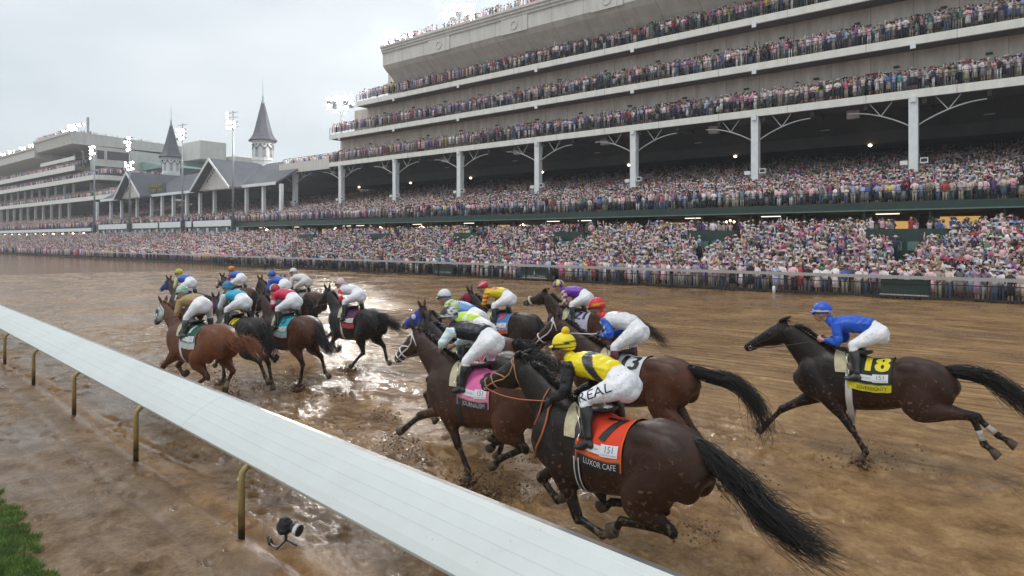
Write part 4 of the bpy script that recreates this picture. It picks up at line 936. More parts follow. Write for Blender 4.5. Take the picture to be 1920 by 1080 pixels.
TR = [(.44, 1.22, .98, .10), (.37, 1.33, .88, .165), (.22, 1.47, .79, .205), (.05, 1.585, .74, .215), (-.15, 1.575, .735, .25), (-.40, 1.525, .755, .285), (-.65, 1.505, .80, .295), (-.90, 1.54, .88, .28), (-1.08, 1.585, .95, .285), (-1.25, 1.56, 1.0, .275), (-1.40, 1.475, 1.03, .24), (-1.51, 1.34, 1.08, .17)]
HB = [(0, .085, .07), (.12, .135, .095), (.30, .155, .10), (.48, .120, .082), (.68, .088, .062), (.86, .078, .056), (.97, .064, .052)]
def seglen(a, b): return math.hypot(a[0] - b[0], a[1] - b[1])
class Horse: pass
def make_horse(label, pos, rz, dz, nose, poll, legs, coat, hair, tail, voxel, ears='back', socks=(), bandage=(), nstr=160, blaze=False, group=None, scale=1.0):
    H = Horse(); root = empty('racehorse', (pos[0], pos[1], dz), math.radians(rz)); root.scale = (scale,) * 3
    tag(root, label, 'horse', group); H.root = root; H.voxel = voxel
    poll = Vector((poll[0], 0, poll[1])); nose = Vector((nose[0], 0, nose[1]))
    hl = min((nose - poll).length, 0.70); hd = (nose - poll).normalized(); nose = poll + hd * hl; nrm = Vector((-hd.z, 0, hd.x))
    if nrm.z < 0: nrm = -nrm
    mb = MB(); m1 = MB()
    rows = [(x, 0, (zt + zb) / 2, hw, (zt - zb) / 2) for x, zt, zb, hw in TR]
    m1.add(*loft(rows, 34, 28, 2.25, capr=0.6))
    # neck
    B = Vector((.04, 0, 1.30)); C = poll - hd * 0.02 - Vector((.05, 0, .12)); mid = B.lerp(C, .5) + Vector((.0, 0, -.01))
    nk = [(B.x, 0, B.z, .175, .325), (B.lerp(mid, .5).x, 0, B.lerp(mid, .5).z, .15, .285), (mid.x, 0, mid.z, .118, .235), (mid.lerp(C, .55).x, 0, mid.lerp(C, .55).z, .098, .19), (C.x, 0, C.z - .015, .085, .15)]
    m1.add(*loft(nk, 16, 22, 2.0, capr=0.4)); nkr = catmull(nk, 24)
    # head
    hr = []
    for t_, b_, a_ in HB:
        c = poll + hd * (hl * t_) - nrm * b_ + nrm * 0.055; hr.append((c.x, 0, c.z, a_, b_))
    mb.add(*loft(hr, 18, 20, 2.1, capr=0.9)); hrr = catmull(hr, 30)
    jw = poll + hd * hl * .25 - nrm * .15
    for s in (-1, 1):
        mb.add(*ellipsoid(jw + Vector((0, s * .05, 0)), (.105, .045, .10), 12))
        mb.add(*ellipsoid(poll + hd * hl * .34 + Vector((0, s * .062, 0)) - nrm * .03, (.05, .03, .028), 10))          # brow
        mb.add(*ellipsoid(poll + hd * hl * .93 + Vector((0, s * .034, 0)) - nrm * .03, (.03, .022, .026), 10))         # nostril rim
        ed = (Vector((-.75, s * .25, .45)) if ears == 'back' else Vector((.25, s * .28, .9))).normalized()
        e0 = poll + Vector((.0, s * .05, .035)); mb.add(*loft([(*(e0 + ed * q), a, b) for q, a, b in ((-.02, .026, .028), (.05, .03, .034), (.10, .022, .024), (.155, .006, .008))], None, 12, lat=(1, 0, 0) if ears != 'back' else (0, 1, 0)))
        # shoulder, haunch, stifle, forearm muscle
        m1.add(*ellipsoid((.17, s * .14, 1.14), (.19, .10, .30), 16, Matrix.Rotation(math.radians(25), 3, 'Y')))
        m1.add(*ellipsoid((.02, s * .15, 1.0), (.17, .09, .15), 16))
        m1.add(*ellipsoid((-1.20, s * .145, 1.25), (.31, .145, .30), 16, Matrix.Rotation(math.radians(-10), 3, 'Y')))
        m1.add(*ellipsoid((-1.36, s * .12, 1.20), (.18, .13, .26), 16, Matrix.Rotation(math.radians(12), 3, 'Y')))
        m1.add(*ellipsoid((-1.03, s * .14, 1.44), (.22, .13, .13), 14))
    hooves = []; H.legs = {}
    VS = max(voxel * 1.15, 0)
    for key, J in legs.items():
        s = 1 if key[0] == 'N' else -1; fore = key[1] == 'F'; yb = s * (.14 if fore else .15); yl = s * .115
        def L3(p, y): return Vector((p[0], y, p[1]))
        rmin = max(.0, voxel * 1.25)
        if fore:
            el = L3((.02, .97), yb); kn, fe, ho = L3(J[0], yl), L3(J[1], yl), L3(J[2], yl)
            ch = el.lerp(Vector((.16, s * .13, 1.2)), .75)
            def T(p, q, w0, w1): return [(*p.lerp(q, u), w0[0] * (1 - u) + w1[0] * u, w0[1] * (1 - u) + w1[1] * u) for u in (0, .33, .66, 1)]
            m1.add(*loft([(*ch, .11, .17), (*el, .11, .155), (*el.lerp(kn, .35), .090, .122), (*el.lerp(kn, .6), .068, .088)], 14, 14))
            mb.add(*loft([(*el.lerp(kn, .25), .085, .112), (*el.lerp(kn, .5), .070, .090), (*el.lerp(kn, .75), .054, .066), (*kn, .052, .062)], 12, 14))
            mb.add(*ellipsoid(kn, (.060, .055, .066), 10))
        else:
            st = L3(J[0], s * .20); kn, fe, ho = L3(J[1], s * .13), L3(J[2], yl), L3(J[3], yl)
            hp = Vector((-1.16, s * .14, 1.28))
            m1.add(*loft([(*hp, .135, .29), (*hp.lerp(st, .5), .14, .25), (*st, .115, .175), (*st.lerp(kn, .35), .10, .14), (*st.lerp(kn, .55), .08, .105)], 16, 16))
            mb.add(*loft([(*st.lerp(kn, .3), .095, .13), (*st.lerp(kn, .55), .075, .10), (*st.lerp(kn, .8), .052, .070), (*kn, .048, .066)], 12, 16))
            bd = (kn - st).normalized(); mb.add(*ellipsoid(kn + bd * .025, (.055, .044, .06), 10))
            m1.add(*ellipsoid((hp + Vector((-.12, 0, -.14))).lerp(st, .35), (.15, .10, .22), 12))
        cd = (fe - kn); mb.add(*loft([(*kn, .046, .052), (*kn.lerp(fe, .3), .035, .042), (*kn.lerp(fe, .7), .034, .042), (*fe, .041, .048)], 10, 12))
        mb.add(*ellipsoid(fe, (.048, .044, .05), 10))
        pd = (ho - fe).normalized(); co_ = fe + pd * max(.06, (ho - fe).length - .085)
        mb.add(*loft([(*fe, .040, .044), (*fe.lerp(co_, .5), .034, .038), (*co_, .045, .05)], 6, 12))
        hooves.append((co_, pd)); H.legs[key] = (kn, fe, ho, co_, pd)
    t1 = fuse(m1, max(voxel, .016), 16, 0.65); c1 = coords(t1); mb.add(c1, [tuple(p.vertices) for p in t1.polygons]); bpy.data.meshes.remove(t1)
    me = fuse(mb, voxel, 5 if voxel < .015 else 3, 0.5)
    c = coords(me); N = len(c)
    # muscle relief and veins
    body = np.array(coat['body']); dark = np.array(coat['dark']); red = np.array(coat.get('red', coat['body']))
    col = np.tile(body, (N, 1)); z = c[:, 2]; x = c[:, 0]
    pn = fbm(x * 2.1 + 5, z * 2.1 + c[:, 1] * 1.7, 3)
    w = np.clip(0.22 + 1.7 * pn - .35 * np.clip((x + .5) / .5, -1, 1) + 0.5 * np.exp(-((x + 1.35) / .3) ** 2) + 0.5 * np.exp(-((z - .95) / .16) ** 2), 0, 1)[:, None]; col = col * (1 - w) + red * w
    for key, (kn, fe, ho, co_, pd) in H.legs.items():
        d = np.full(N, 9.)
        for a, b_ in ((kn, fe), (fe, ho)):
            a_ = np.array(a); ab = np.array(b_) - a_; u = np.clip(((c - a_) @ ab) / max(1e-6, ab @ ab), 0, 1); d = np.minimum(d, np.linalg.norm(c - a_ - u[:, None] * ab, axis=1))
        w = np.clip((.15 - d) / .07, 0, 1)[:, None]; lc = dark if key not in socks else np.array((.38, .33, .27))
        if key in socks:
            ws = np.clip((.12 - np.linalg.norm(c - np.array(fe), axis=1)) / .03, 0, 1)[:, None]; col = col * (1 - w) + dark * w; col = col * (1 - ws) + lc * ws
        else: col = col * (1 - w) + dark * w
        # mud cake on the lower limb
        wm = np.clip((.13 - np.linalg.norm(c - np.array(ho), axis=1)) / .08, 0, 1)[:, None] * 0.75; col = col * (1 - wm) + np.array((.12, .075, .04)) * wm
    dm = np.linalg.norm(c - np.array(poll + hd * hl * .98 - nrm * .05), axis=1); w = np.clip((.17 - dm) / .1, 0, 1)[:, None]; col = col * (1 - w) + dark * 0.8 * w
    if blaze:
        pr = (c - np.array(poll)); tt = pr @ np.array(hd); up_ = pr @ np.array(nrm)
        w = (np.clip((.026 - np.abs(c[:, 1])) / .008, 0, 1) * (tt > .1) * (tt < hl * .97) * (up_ > -.04))[:, None]; col = col * (1 - w) + np.array((.5, .47, .42)) * w
    setcol(me, np.clip(col, 0.002, 1))
    H.body = link('body', me, HM['coat'], root); H.me = me
    H.bvh = BVHTree.FromPolygons([Vector(p) for p in c], [tuple(p.vertices) for p in me.polygons])
    H.nk, H.hr = nkr, hrr; H.poll, H.nose, H.hd, H.nrm, H.hl = poll, nose, hd, nrm, hl
    for co_, pd in hooves:
        hb = MB(); side = Vector((0, 1, 0)); t_ = pd; f_w = Vector((pd.z * -1, 0, pd.x)); f_w = f_w if f_w.dot(Vector((1, 0, 0))) > 0 else -f_w
        V = []; F = []
        for q, (dd, ra) in enumerate(((-.012, .044), (.0, .047), (.072, .058), (.082, .055))):
            for k in range(14):
                a = 2 * math.pi * k / 14; V.append(co_ + t_ * dd + f_w * (math.cos(a) * ra * 1.1 + (.018 if q > 1 else 0)) + side * math.sin(a) * ra)
        for j in range(3):
            for k in range(14): F.append((j * 14 + k, j * 14 + (k + 1) % 14, (j + 1) * 14 + (k + 1) % 14, (j + 1) * 14 + k))
        F += [tuple(range(14))[::-1], tuple(42 + k for k in range(14))]; hb.add(V, F); hb.build('hoof', HM['hoof'], root, True)
    for s in (-1, 1):
        p = head_pt(H, .36, 0 if s > 0 else math.pi, -.004, up=.35)
        eb = MB(); eb.add(*ellipsoid(p, (.024, .017, .021), 12)); eb.build('eye', HM['eye'], root, True)
    nb = MB()
    for s in (-1, 1):
        p = head_pt(H, .95, 0 if s > 0 else math.pi, -.002, up=.2); nb.add(*ellipsoid(p, (.017, .008, .013), 8))
        nb.build('nostril', HM['eye'], root, True); nb = MB()
    # mane and tail
    hm = HAIR[hair]; rs = random.Random(hash(label) & 0xffff if False else len(label) * 7 + int(abs(pos[0]) * 100))
    H.rs = rs
    def strands(name, guides, n, r0, r1, spread, lenvar=.35, wav=.02, seg=9, fan=1.0, core=None):
        G = [catmull(g, seg) for g in guides]; V = []; F = []
        for k in range(n):
            u = rs.random() * (len(G) - 1); i = min(int(u), len(G) - 2) if len(G) > 1 else 0; fr = u - i
            g = G[i] * (1 - fr) + G[min(i + 1, len(G) - 1)] * fr
            L_ = 1 - lenvar * rs.random() ** 1.5; q = catmull(g, seg * 3); q = q[:max(seg, int(len(q) * L_))]; q = q[np.linspace(0, len(q) - 1, seg).astype(int)].copy()
            off = np.array([rs.gauss(0, 1), rs.gauss(0, 1), rs.gauss(0, 1)]); ph = rs.random() * 6; fr_ = np.linspace(0, 1, seg)
            rad = np.interp(fr_, [0, .15, .5, 1], spread)
            q += off[None] * rad[:, None] * .6 + (np.stack([np.sin(fr_ * 9 + ph), np.sin(fr_ * 7 + ph * 2), np.cos(fr_ * 8 + ph)], 1) * wav * fr_[:, None])
            v, f = tube(q, list(np.interp(fr_, [0, .3, 1], [r0, r0, r1])), 3); b = len(V); V += v; F += [tuple(i_ + b for i_ in t__) for t__ in f]
        m_ = MB(); m_.add(V, F)
        if core: m_.add(*loft(core, 12, 8))
        return m_.build(name, hm, root, True)
    tl = [Vector((-1.42, 0, 1.45))] + [Vector((p[0], .0, p[1])) for p in tail]
    tarr = np.array([tuple(p) for p in tl]); g1 = tarr.copy(); g2 = tarr.copy(); L_ = len(tarr)
    for q in range(L_): g1[q, 1] += .05 * q / L_; g2[q, 1] -= .05 * q / L_; g1[q, 2] += .05 * q / L_; g2[q, 2] -= .10 * q / L_
    ct = catmull(tarr, 9)[:6]; core = [(*p, r_, r_) for p, r_ in zip(ct, (.045, .055, .06, .06, .05, .02))]
    wd = .075
    strands('tail', [g1, tarr, g2], int(nstr * 1.5), .0048 if voxel < .02 else .0065, .0012, [.03, .055, wd * .8, wd * 1.5], .62, .07, 12, core=core)
    roots = []
    for u in np.linspace(.12, 1.0, 12):
        i = u * (len(nkr) - 1); p = nkr[int(i)]; roots.append(neck_pt(H, u, math.pi / 2 * .93, .0))
    V = []; G = []
    mane = MB(); n = int(nstr * 1.2)
    for k in range(n):
        u = .10 + .92 * rs.random(); r_ = neck_pt(H, min(u, 1), math.pi / 2 * (1 + rs.uniform(-.08, .08)), -.005)
        if u > .97: r_ = poll + Vector((rs.uniform(-.05, .02), rs.uniform(-.03, .03), .03))
        ln = rs.uniform(.08, .17); d1 = Vector((-.6 - rs.random() * .4, .22 + rs.gauss(0, .2), .38 + rs.gauss(0, .15))).normalized(); d2 = Vector((-.9, .35 + rs.gauss(0, .3), -.25 + rs.gauss(0, .35))).normalized()
        p1 = r_ + d1 * ln * .45; p2 = p1 + d2 * ln * .65
        mane.add(*tube([r_, r_.lerp(p1, .6), p1, p1.lerp(p2, .6), p2], [.0052, .0052, .0045, .003, .001], 3))
    mane.build('mane', hm, root, True)
    return H
def cast(H, o, d, dist=1.2):
    h = H.bvh.ray_cast(o, d, dist); return h[0]
def ring_pt(H, row, lat, up_, phi, off, r=.55):
    c = Vector(row[:3]); u = lat * math.cos(phi) + up_ * math.sin(phi)
    h = cast(H, c + u * r, -u, r); 
    if h is None: h = c + u * min(row[3], row[4])
    return h + u * off
def head_pt(H, t, phi, off, up=0.0):
    row = H.hr[int(round(max(0, min(1, t)) * (len(H.hr) - 1)))]; c = Vector(row[:3]) + H.nrm * row[4] * up
    u = Vector((0, 1, 0)) * math.cos(phi) + H.nrm * math.sin(phi); h = cast(H, c + u * .25, -u, .25)
    if h is None: h = c + u * .07
    return h + u * off
def neck_pt(H, t, phi, off):
    i = int(round(t * (len(H.nk) - 1))); i = min(i, len(H.nk) - 1); row = H.nk[i]; j = min(i + 1, len(H.nk) - 1); k = max(0, i - 1)
    tt = (Vector(H.nk[j][:3]) - Vector(H.nk[k][:3])).normalized(); up_ = Vector((-tt.z, 0, tt.x)); return ring_pt(H, row, Vector((0, 1, 0)), up_, phi, off)
def trunk_pt(H, x, phi, off, zc=1.17):
    return ring_pt(H, (x, 0, zc, .2, .2), Vector((0, 1, 0)), Vector((0, 0, 1)), phi, off, .7)
def bridle(H, mat_, w=.0085, nb=True, white2=None, cross=False):
    root = H.root; m = MB()
    for s in (1, -1):
        sg = lambda ph: ph if s > 0 else math.pi - ph
        m.tube([head_pt(H, t, sg(p), .004) for t, p in ((.02, 1.5), (.05, .8), (.12, .25), (.25, -.1), (.42, -.2), (.6, -.25), (.74, -.3), (.84, -.35))], w, 6)
        m.tube([head_pt(H, t, sg(p), .004) for t, p in ((.10, .3), (.13, .8), (.15, 1.2), (.15, 1.57))], w * .9, 6)
        m.tube([head_pt(H, t, sg(p), .004) for t, p in ((.06, .2), (.12, -.4), (.18, -.9), (.22, -1.3), (.24, -1.57))], w * .9, 6)
        if cross: m.tube([head_pt(H, t, sg(p), .006) for t, p in ((.66, 1.5), (.55, .9), (.42, .3), (.36, -.1))], w, 6)
    if nb: m.tube([head_pt(H, .66, 2 * math.pi * k / 24, .004) for k in range(25)], w * 1.2, 6)
    if cross: m.tube([head_pt(H, .82, 2 * math.pi * k / 24, .004) for k in range(25)], w, 6)
    m.build('bridle', mat_, root, True)
    for s in (0, math.pi):
        p = head_pt(H, .86, s - (.35 if s == 0 else -.35), .008); q = MB(); V = []
        q.tube([p + Vector((math.cos(a) * .028, 0, math.sin(a) * .028)) for a in np.linspace(0, 2 * math.pi, 13)], .004, 5, cap=False); q.build('bit_ring', HM['steel'], root, True)
def hood(H, colr, cup=None, t0=.0, t1=.72):
    m = MB(); nt_, nph = 18, 28; V = []; F = []; C = []
    for i in range(nt_):
        for k in range(nph):
            t_ = t0 + (t1 - t0) * i / (nt_ - 1); V.append(head_pt(H, t_, 2 * math.pi * k / nph, .007))
    for i in range(nt_ - 1):
        for k in range(nph):
            ph = 2 * math.pi * (k + .5) / nph; t_ = t0 + (t1 - t0) * (i + .5) / (nt_ - 1)
            eye_ = .30 < t_ < .44 and (abs(math.sin(ph) - .15) < .3) and cup is None
            F.append((i * nph + k, i * nph + (k + 1) % nph, (i + 1) * nph + (k + 1) % nph, (i + 1) * nph + k))
    m.add(V, F); o = m.build('blinker_hood', HM['cloth'], H.root, True); setcol(o.data, np.tile(colr, (len(V), 1)))
    for s in (0, math.pi):
        q = MB(); p = head_pt(H, .36, s, .012, up=.35); q.add(*ellipsoid(p, (.055, .028, .05), 12)); o = q.build('eye_cup', HM['cloth'], H.root, True); setcol(o.data, np.tile(cup or colr, (len(o.data.vertices), 1)))
def saddlery(H, cloth, band, number=None, ncol=(0.6, 0.5, 0), name=None, namecol=(.6, .6, .6), bandcol=None, stripe=None, nsize=.30, num_u=.52, patch=True, edge=None, x0=-.30, x1=-.84):
    root = H.root; NU, NV = 22, 22; W = x0 - x1; HT = .60
    xs = np.linspace(x0, x1, NU + 1)
    def sidegrid(s, off):
        G = []
        for x in xs:
            pl = []; 
            for k in range(60):
                a = math.pi / 2 - (k / 59) * math.radians(118); pl.append(trunk_pt(H, x, a if s > 0 else math.pi - a, off))
            d = [0]
            for a_, b_ in zip(pl[:-1], pl[1:]): d.append(d[-1] + (b_ - a_).length)
            row = []
            for v in np.linspace(0, HT, NV + 1):
                j = int(np.searchsorted(d, v)); j = min(max(j, 1), len(d) - 1); fr = (v - d[j - 1]) / max(1e-6, d[j] - d[j - 1]); row.append(pl[j - 1].lerp(pl[j], min(1, fr)))
            G.append(row)
        return G
    GL, GR = sidegrid(1, .016), sidegrid(-1, .016)
    V = []; F = []; C = []
    for G in (GL, GR):
        b = len(V)
        for i, row in enumerate(G):
            for j, p in enumerate(row):
                v = j / NV; rip = .004 * math.sin(i * .9 + j * .5); V.append(p + Vector((0, (1 if G is GL else -1) * rip, rip)))
                cc = cloth
                if v > .84: cc = bandcol if bandcol else band
                elif v > .815 and edge: cc = edge
                if edge and (i <= 0 or i >= NU): cc = edge
                if stripe and (i / NU) > 1 - stripe[1]: cc = stripe[0]
                C.append(cc)
        for i in range(NU):
            for j in range(NV): F.append((b + i * (NV + 1) + j, b + (i + 1) * (NV + 1) + j, b + (i + 1) * (NV + 1) + j + 1, b + i * (NV + 1) + j + 1))
    m = MB(); m.add(V, F); me = m.mesh('saddle_cloth', True); setcol(me, np.array(C)); clo = link('saddle_cloth', me, HM['cloth'], root)
    def onc(u, v, off=.006):                        # u,v in metres from the front top
        fi = min(max(u / W * NU, 0), NU - 1e-4); fj = min(max(v / HT * NV, 0), NV - 1e-4); i, j = int(fi), int(fj); a, b_ = fi - i, fj - j
        p = GL[i][j].lerp(GL[i + 1][j], a).lerp(GL[i][j + 1].lerp(GL[i + 1][j + 1], a), b_)
        du = GL[i + 1][j] - GL[i][j]; dv = GL[i][j + 1] - GL[i][j]; nn = du.cross(dv).normalized()
        if nn.y < 0: nn = -nn
        return p + nn * off
    def decal(txt, size, u, v, col, nm, off=.007, sx=1, bold=.0, shear=0):
        tm = text_mesh(txt, size, 0, res=2); bm = bmesh.new(); bm.from_mesh(tm)
        bmesh.ops.triangulate(bm, faces=bm.faces); 
        for _ in range(2):
            ed = [e for e in bm.edges if e.calc_length() > .035]
            if ed: bmesh.ops.subdivide_edges(bm, edges=ed, cuts=1)
            bmesh.ops.triangulate(bm, faces=bm.faces)
        bm.to_mesh(tm); bm.free(); c = coords(tm)
        Vn = [onc(u + p[0] * sx, v - p[1] + shear * p[0], off) for p in c]; setco(tm, np.array([tuple(q) for q in Vn])); setcol(tm, np.tile(col, (len(Vn), 1))); link(nm, tm, HM['print'], clo)
    def rect(u0, u1, v0, v1, col, nm, off=.005):
        VV_ = [onc(u0 + (u1 - u0) * i / 6, v0 + (v1 - v0) * j / 4, off) for i in range(7) for j in range(5)]
        q = MB(); q.add(VV_, [(i * 5 + j, (i + 1) * 5 + j, (i + 1) * 5 + j + 1, i * 5 + j + 1) for i in range(6) for j in range(4)]); o = q.build(nm, HM['print'], clo); setcol(o.data, np.tile(col, (35, 1)))
    if number:
        for dx_ in (-.020, -.008, .008, .020): decal(number, nsize, W * num_u + dx_, .20, ncol, 'number', .007 + dx_ * .05, 1.0 if len(number) < 2 else .92)
    if patch:
        rect(.10, .34, .375, .455, (.62, .62, .64), 'sponsor_patch'); rect(.31, .50, .355, .465, (.66, .66, .68), 'sponsor_patch', .008)
        decal('151', .085, .405, .40, (.12, .12, .14), 'patch_print', .010, .9); decal('KENTUCKY DERBY', .020, .405, .448, (.25, .25, .3), 'patch_print', .010); decal('KENTUCKY DERBY', .020, .20, .415, (.25, .2, .3), 'patch_print', .008)
    if name: decal(name, .088 if len(name) < 9 else .075, W * .56, .553, namecol, 'name_print', .006, min(1.0, .42 / (len(name) * .050)) if len(name) > 8 else .85)
    # girth, pad and saddle
    g = MB(); g_ = []
    for k in range(27):
        a = math.radians(60) - k / 26 * math.radians(300)
        g_.append((trunk_pt(H, -.27, a, .010), trunk_pt(H, -.36, a, .010)))
    V = [p for q in g_ for p in q]; g.add(V, [(2 * k, 2 * k + 1, 2 * k + 3, 2 * k + 2) for k in range(26)]); g.build('girth', M['black'] if sum(cloth) > .25 or number == '7' else HM['whitestrap'], root, True)
    if number in ('7', '18', None):
        for xo in (-.285, -.345):
            q = MB(); q.tube([trunk_pt(H, xo, math.radians(-5) - k / 14 * math.radians(85), .014) for k in range(15)], .006, 5); q.build('girth_piping', HM['whitestrap'], root, True)
    q = MB(); V = []; 
    for k in range(13):
        a = math.radians(110) - k / 12 * math.radians(82)
        wv = .03 * math.sin(k / 12 * math.pi)
        V += [trunk_pt(H, -.14 + wv, a, .028), trunk_pt(H, -.285, a, .028)]
    q.add(V, [(2 * k, 2 * k + 1, 2 * k + 3, 2 * k + 2) for k in range(12)]); q.build('cream_pad', HM['foam'], root, True)
    q = MB(); zt_ = trunk_pt(H, -.3, math.pi / 2, 0).z
    q.add(*loft([(-.12, 0, zt_ + .045, .05, .03), (-.18, 0, zt_ + .05, .09, .035), (-.33, 0, zt_ + .02, .13, .03), (-.48, 0, zt_ + .035, .12, .03), (-.56, 0, zt_ + .055, .07, .02)], 14, 14))
    for s in (1, -1): q.add(*loft([(-.36, s * .12, zt_ + .0, .012, .08), (-.37, s * .25, zt_ - .10, .012, .08), (-.38, s * .30, zt_ - .20, .012, .06)], 8, 12, lat=(0, 0, 1)))
    q.build('saddle', HM['leather'], root, True)
    return onc

# ------------------------------------------------------------------ jockeys
WH = (.80, .80, .84)
def make_jockey(label, H, J, jacket, sleeve, cap, jf=None, boots=(.015, .015, .017), capband=None, pom=None, voxel=.014, breech=WH, skin=(.42, .24, .17), gloves=None, goggles=True, hands_up=0, capf=None, lean=0, mat_rein=None, hat_brim=True):
    root = empty('jockey', H.root.location, H.root.rotation_euler.z); root.scale = H.root.scale; tag(root, label, 'person', 'jockeys riding in the race')
    P0 = dict(hel=(.10, 2.17), sh=(-.12, 1.97), el=(-.13, 1.74), ha=(.11, 1.66), wa=(-.54, 1.965), hip=(-.655, 1.85), kn=(-.385, 1.70), an=(-.455, 1.355), toe=(-.31, 1.25))
    P0.update(J); hy = P0.pop('hy', .115); J = {k: Vector((v[0], 0, v[1])) for k, v in P0.items()}
    Y = lambda p, y: Vector((p.x, y, p.z))
    sh, wa, hip, hel = J['sh'], J['wa'], J['hip'], J['hel']
    nkb = sh + Vector((.06, 0, .02)); head = hel + Vector((.012, 0, -.062))
    # jacket
    jb = MB(); mid = sh.lerp(wa, .5) + Vector((0, 0, .015))
    jb.add(*loft([(*nkb.lerp(head, .5), .058, .060), (*(sh + Vector((.10, 0, .02))), .085, .075), (*(sh + Vector((.03, 0, .0))), .155, .105), (*(sh + Vector((-.06, 0, .0))), .19, .122), (*mid, .172, .128), (*wa.lerp(mid, .25), .15, .12), (*wa, .148, .118)], 16, 20, 2.2, capr=.5))
    for s in (1, -1):
        a, e, h = Y(sh, s * .165), Y(J['el'], s * .235), Y(J['ha'], s * hy)
        jb.add(*loft([(*a, .075, .085), (*a.lerp(e, .4), .064, .07), (*e, .055, .06), (*e.lerp(h, .45), .048, .052), (*e.lerp(h, .82), .034, .036)], 16, 14))
        jb.add(*ellipsoid(e, (.052, .052, .052), 10))
    jm = fuse(jb, voxel, 3); c = coords(jm)
    ripple = .004 * np.sin(c[:, 0] * 70 + 3 * np.sin(c[:, 2] * 25)) * np.clip((sh.x - c[:, 0]) * 4, 0, 1); c[:, 2] += ripple
    c += (np.stack([fbm(c[:, 0] * 22, c[:, 2] * 22, 2), fbm(c[:, 1] * 22 + 9, c[:, 2] * 22, 2), fbm(c[:, 0] * 22 + 4, c[:, 1] * 22, 2)], 1) * .010).astype(np.float32); setco(jm, c)
    # distance to the arm axis decides what is sleeve
    arm = np.zeros(len(c), bool)
    for s in (1, -1):
        a, e, h = [np.array(q) for q in (Y(sh, s * .19) + Vector((0, 0, -.03)), Y(J['el'], s * .235), Y(J['ha'], s * hy))]
        d = np.full(len(c), 9.)
        for p, q in ((a, e), (e, h)):
            ab = q - p; u = np.clip(((c - p) @ ab) / (ab @ ab), 0, 1); d = np.minimum(d, np.linalg.norm(c - p - u[:, None] * ab, axis=1))
        arm |= (d < .088) & (np.abs(c[:, 1]) > .06) & ((c[:, 2] < sh.z - .035) | (np.abs(c[:, 1]) > .165)) & (c[:, 2] < sh.z + .045)
    col = np.tile(np.array(jacket, float), (len(c), 1)); col[arm] = sleeve
    if jf: col = jf(c, col, arm, dict(sh=sh, wa=wa, el=J['el'], ha=J['ha']))
    setcol(jm, col); jo = link('silk_jacket', jm, HM['silk'], root)
    # breeches
    bb_ = MB()
    bb_.add(*loft([(*wa.lerp(hip, -.1), .135, .105), (*wa.lerp(hip, .45), .16, .13), (*hip, .175, .15), (*(hip + Vector((-.045, 0, -.06))), .15, .11)], 12, 20, capr=.8))
    for s in (1, -1):
        bb_.add(*ellipsoid(Y(hip, s * .08) + Vector((-.025, 0, -.005)), (.115, .10, .115), 14))
        k_ = Y(J['kn'], s * .235); an = Y(J['an'], s * .285); hp = Y(hip, s * .10) + Vector((.02, 0, -.01))
        bb_.add(*loft([(*hp, .10, .118), (*hp.lerp(k_, .4), .088, .10), (*hp.lerp(k_, .8), .066, .074), (*k_, .058, .062), (*k_.lerp(an, .22), .055, .058)], 16, 16))
        bb_.add(*ellipsoid(k_, (.068, .06, .066), 10))
    bmx = fuse(bb_, voxel, 3); c = coords(bmx)
    fold = .012 * fbm(c[:, 0] * 26 + c[:, 2] * 9, c[:, 2] * 16 - c[:, 0] * 8, 3); c[:, 1] += (fold * np.sign(c[:, 1])).astype(np.float32); c[:, 2] += (fold * .5).astype(np.float32); setco(bmx, c)
    cb = np.tile(np.array(breech, float), (len(c), 1)); setcol(bmx, cb); bo_ = link('breeches', bmx, HM['breech'], root)
    # boots
    for s in (1, -1):
        q = MB(); k_ = Y(J['kn'], s * .235); an = Y(J['an'], s * .285); toe = Y(J['toe'], s * .31); top = k_.lerp(an, .16); heel = an + Vector((-.045, 0, -.075))
        q.add(*loft([(*top, .055, .058), (*k_.lerp(an, .4), .058, .066), (*k_.lerp(an, .75), .044, .050), (*an, .040, .046)], 12, 14))
        q.add(*loft([(*heel, .034, .034), (*(an + Vector((.01, 0, -.05))), .042, .05), (*(an.lerp(toe, .55) + Vector((0, 0, -.035))), .043, .038), (*toe, .034, .024)], 10, 12, lat=(0, 1, 0)))
        bm_ = fuse(q, max(.010, voxel * .8), 3); c = coords(bm_); cc = np.tile(np.array(boots, float), (len(c), 1))
        if hasattr(boots[0], '__len__'): pass
        setcol(bm_, cc); bt = link('boot', bm_, HM['boot'], root)
        st = MB(); f0 = an.lerp(toe, .6); st.tube([f0 + Vector((0, math.cos(a) * .05, .035 + math.sin(a) * .065)) for a in np.linspace(0, 2 * math.pi, 13)], .006, 5, cap=False)
        st.tube([f0 + Vector((0, 0, .10)), Vector((-.25, s * .20, 1.60))], .008, 5); st.build('stirrup', HM['steel'], bt, True)
    # body: head, neck, arms, hands, legs as one skin under the clothes
    q = MB(); tilt = Matrix.Rotation(math.radians(18 + lean), 3, 'Y')
    def hp_(dx, dy, dz): return head + tilt @ Vector((dx, dy, dz))
    q.add(*ellipsoid(head + Vector((-.012, 0, .02)), (.095, .074, .10), 16))
    q.add(*loft([(*hp_(.045, 0, .03), .062, .05), (*hp_(.06, 0, -.03), .056, .048), (*hp_(.052, 0, -.085), .036, .034)], 8, 14, lat=(0, 1, 0)))
    q.add(*loft([(*hp_(.088, 0, .015), .010, .010), (*hp_(.112, 0, -.022), .015, .014)], 4, 8)); q.add(*ellipsoid(hp_(.098, 0, -.058), (.014, .022, .012), 8))
    for s in (1, -1): q.add(*ellipsoid(hp_(-.005, s * .076, -.015), (.020, .010, .028), 8))
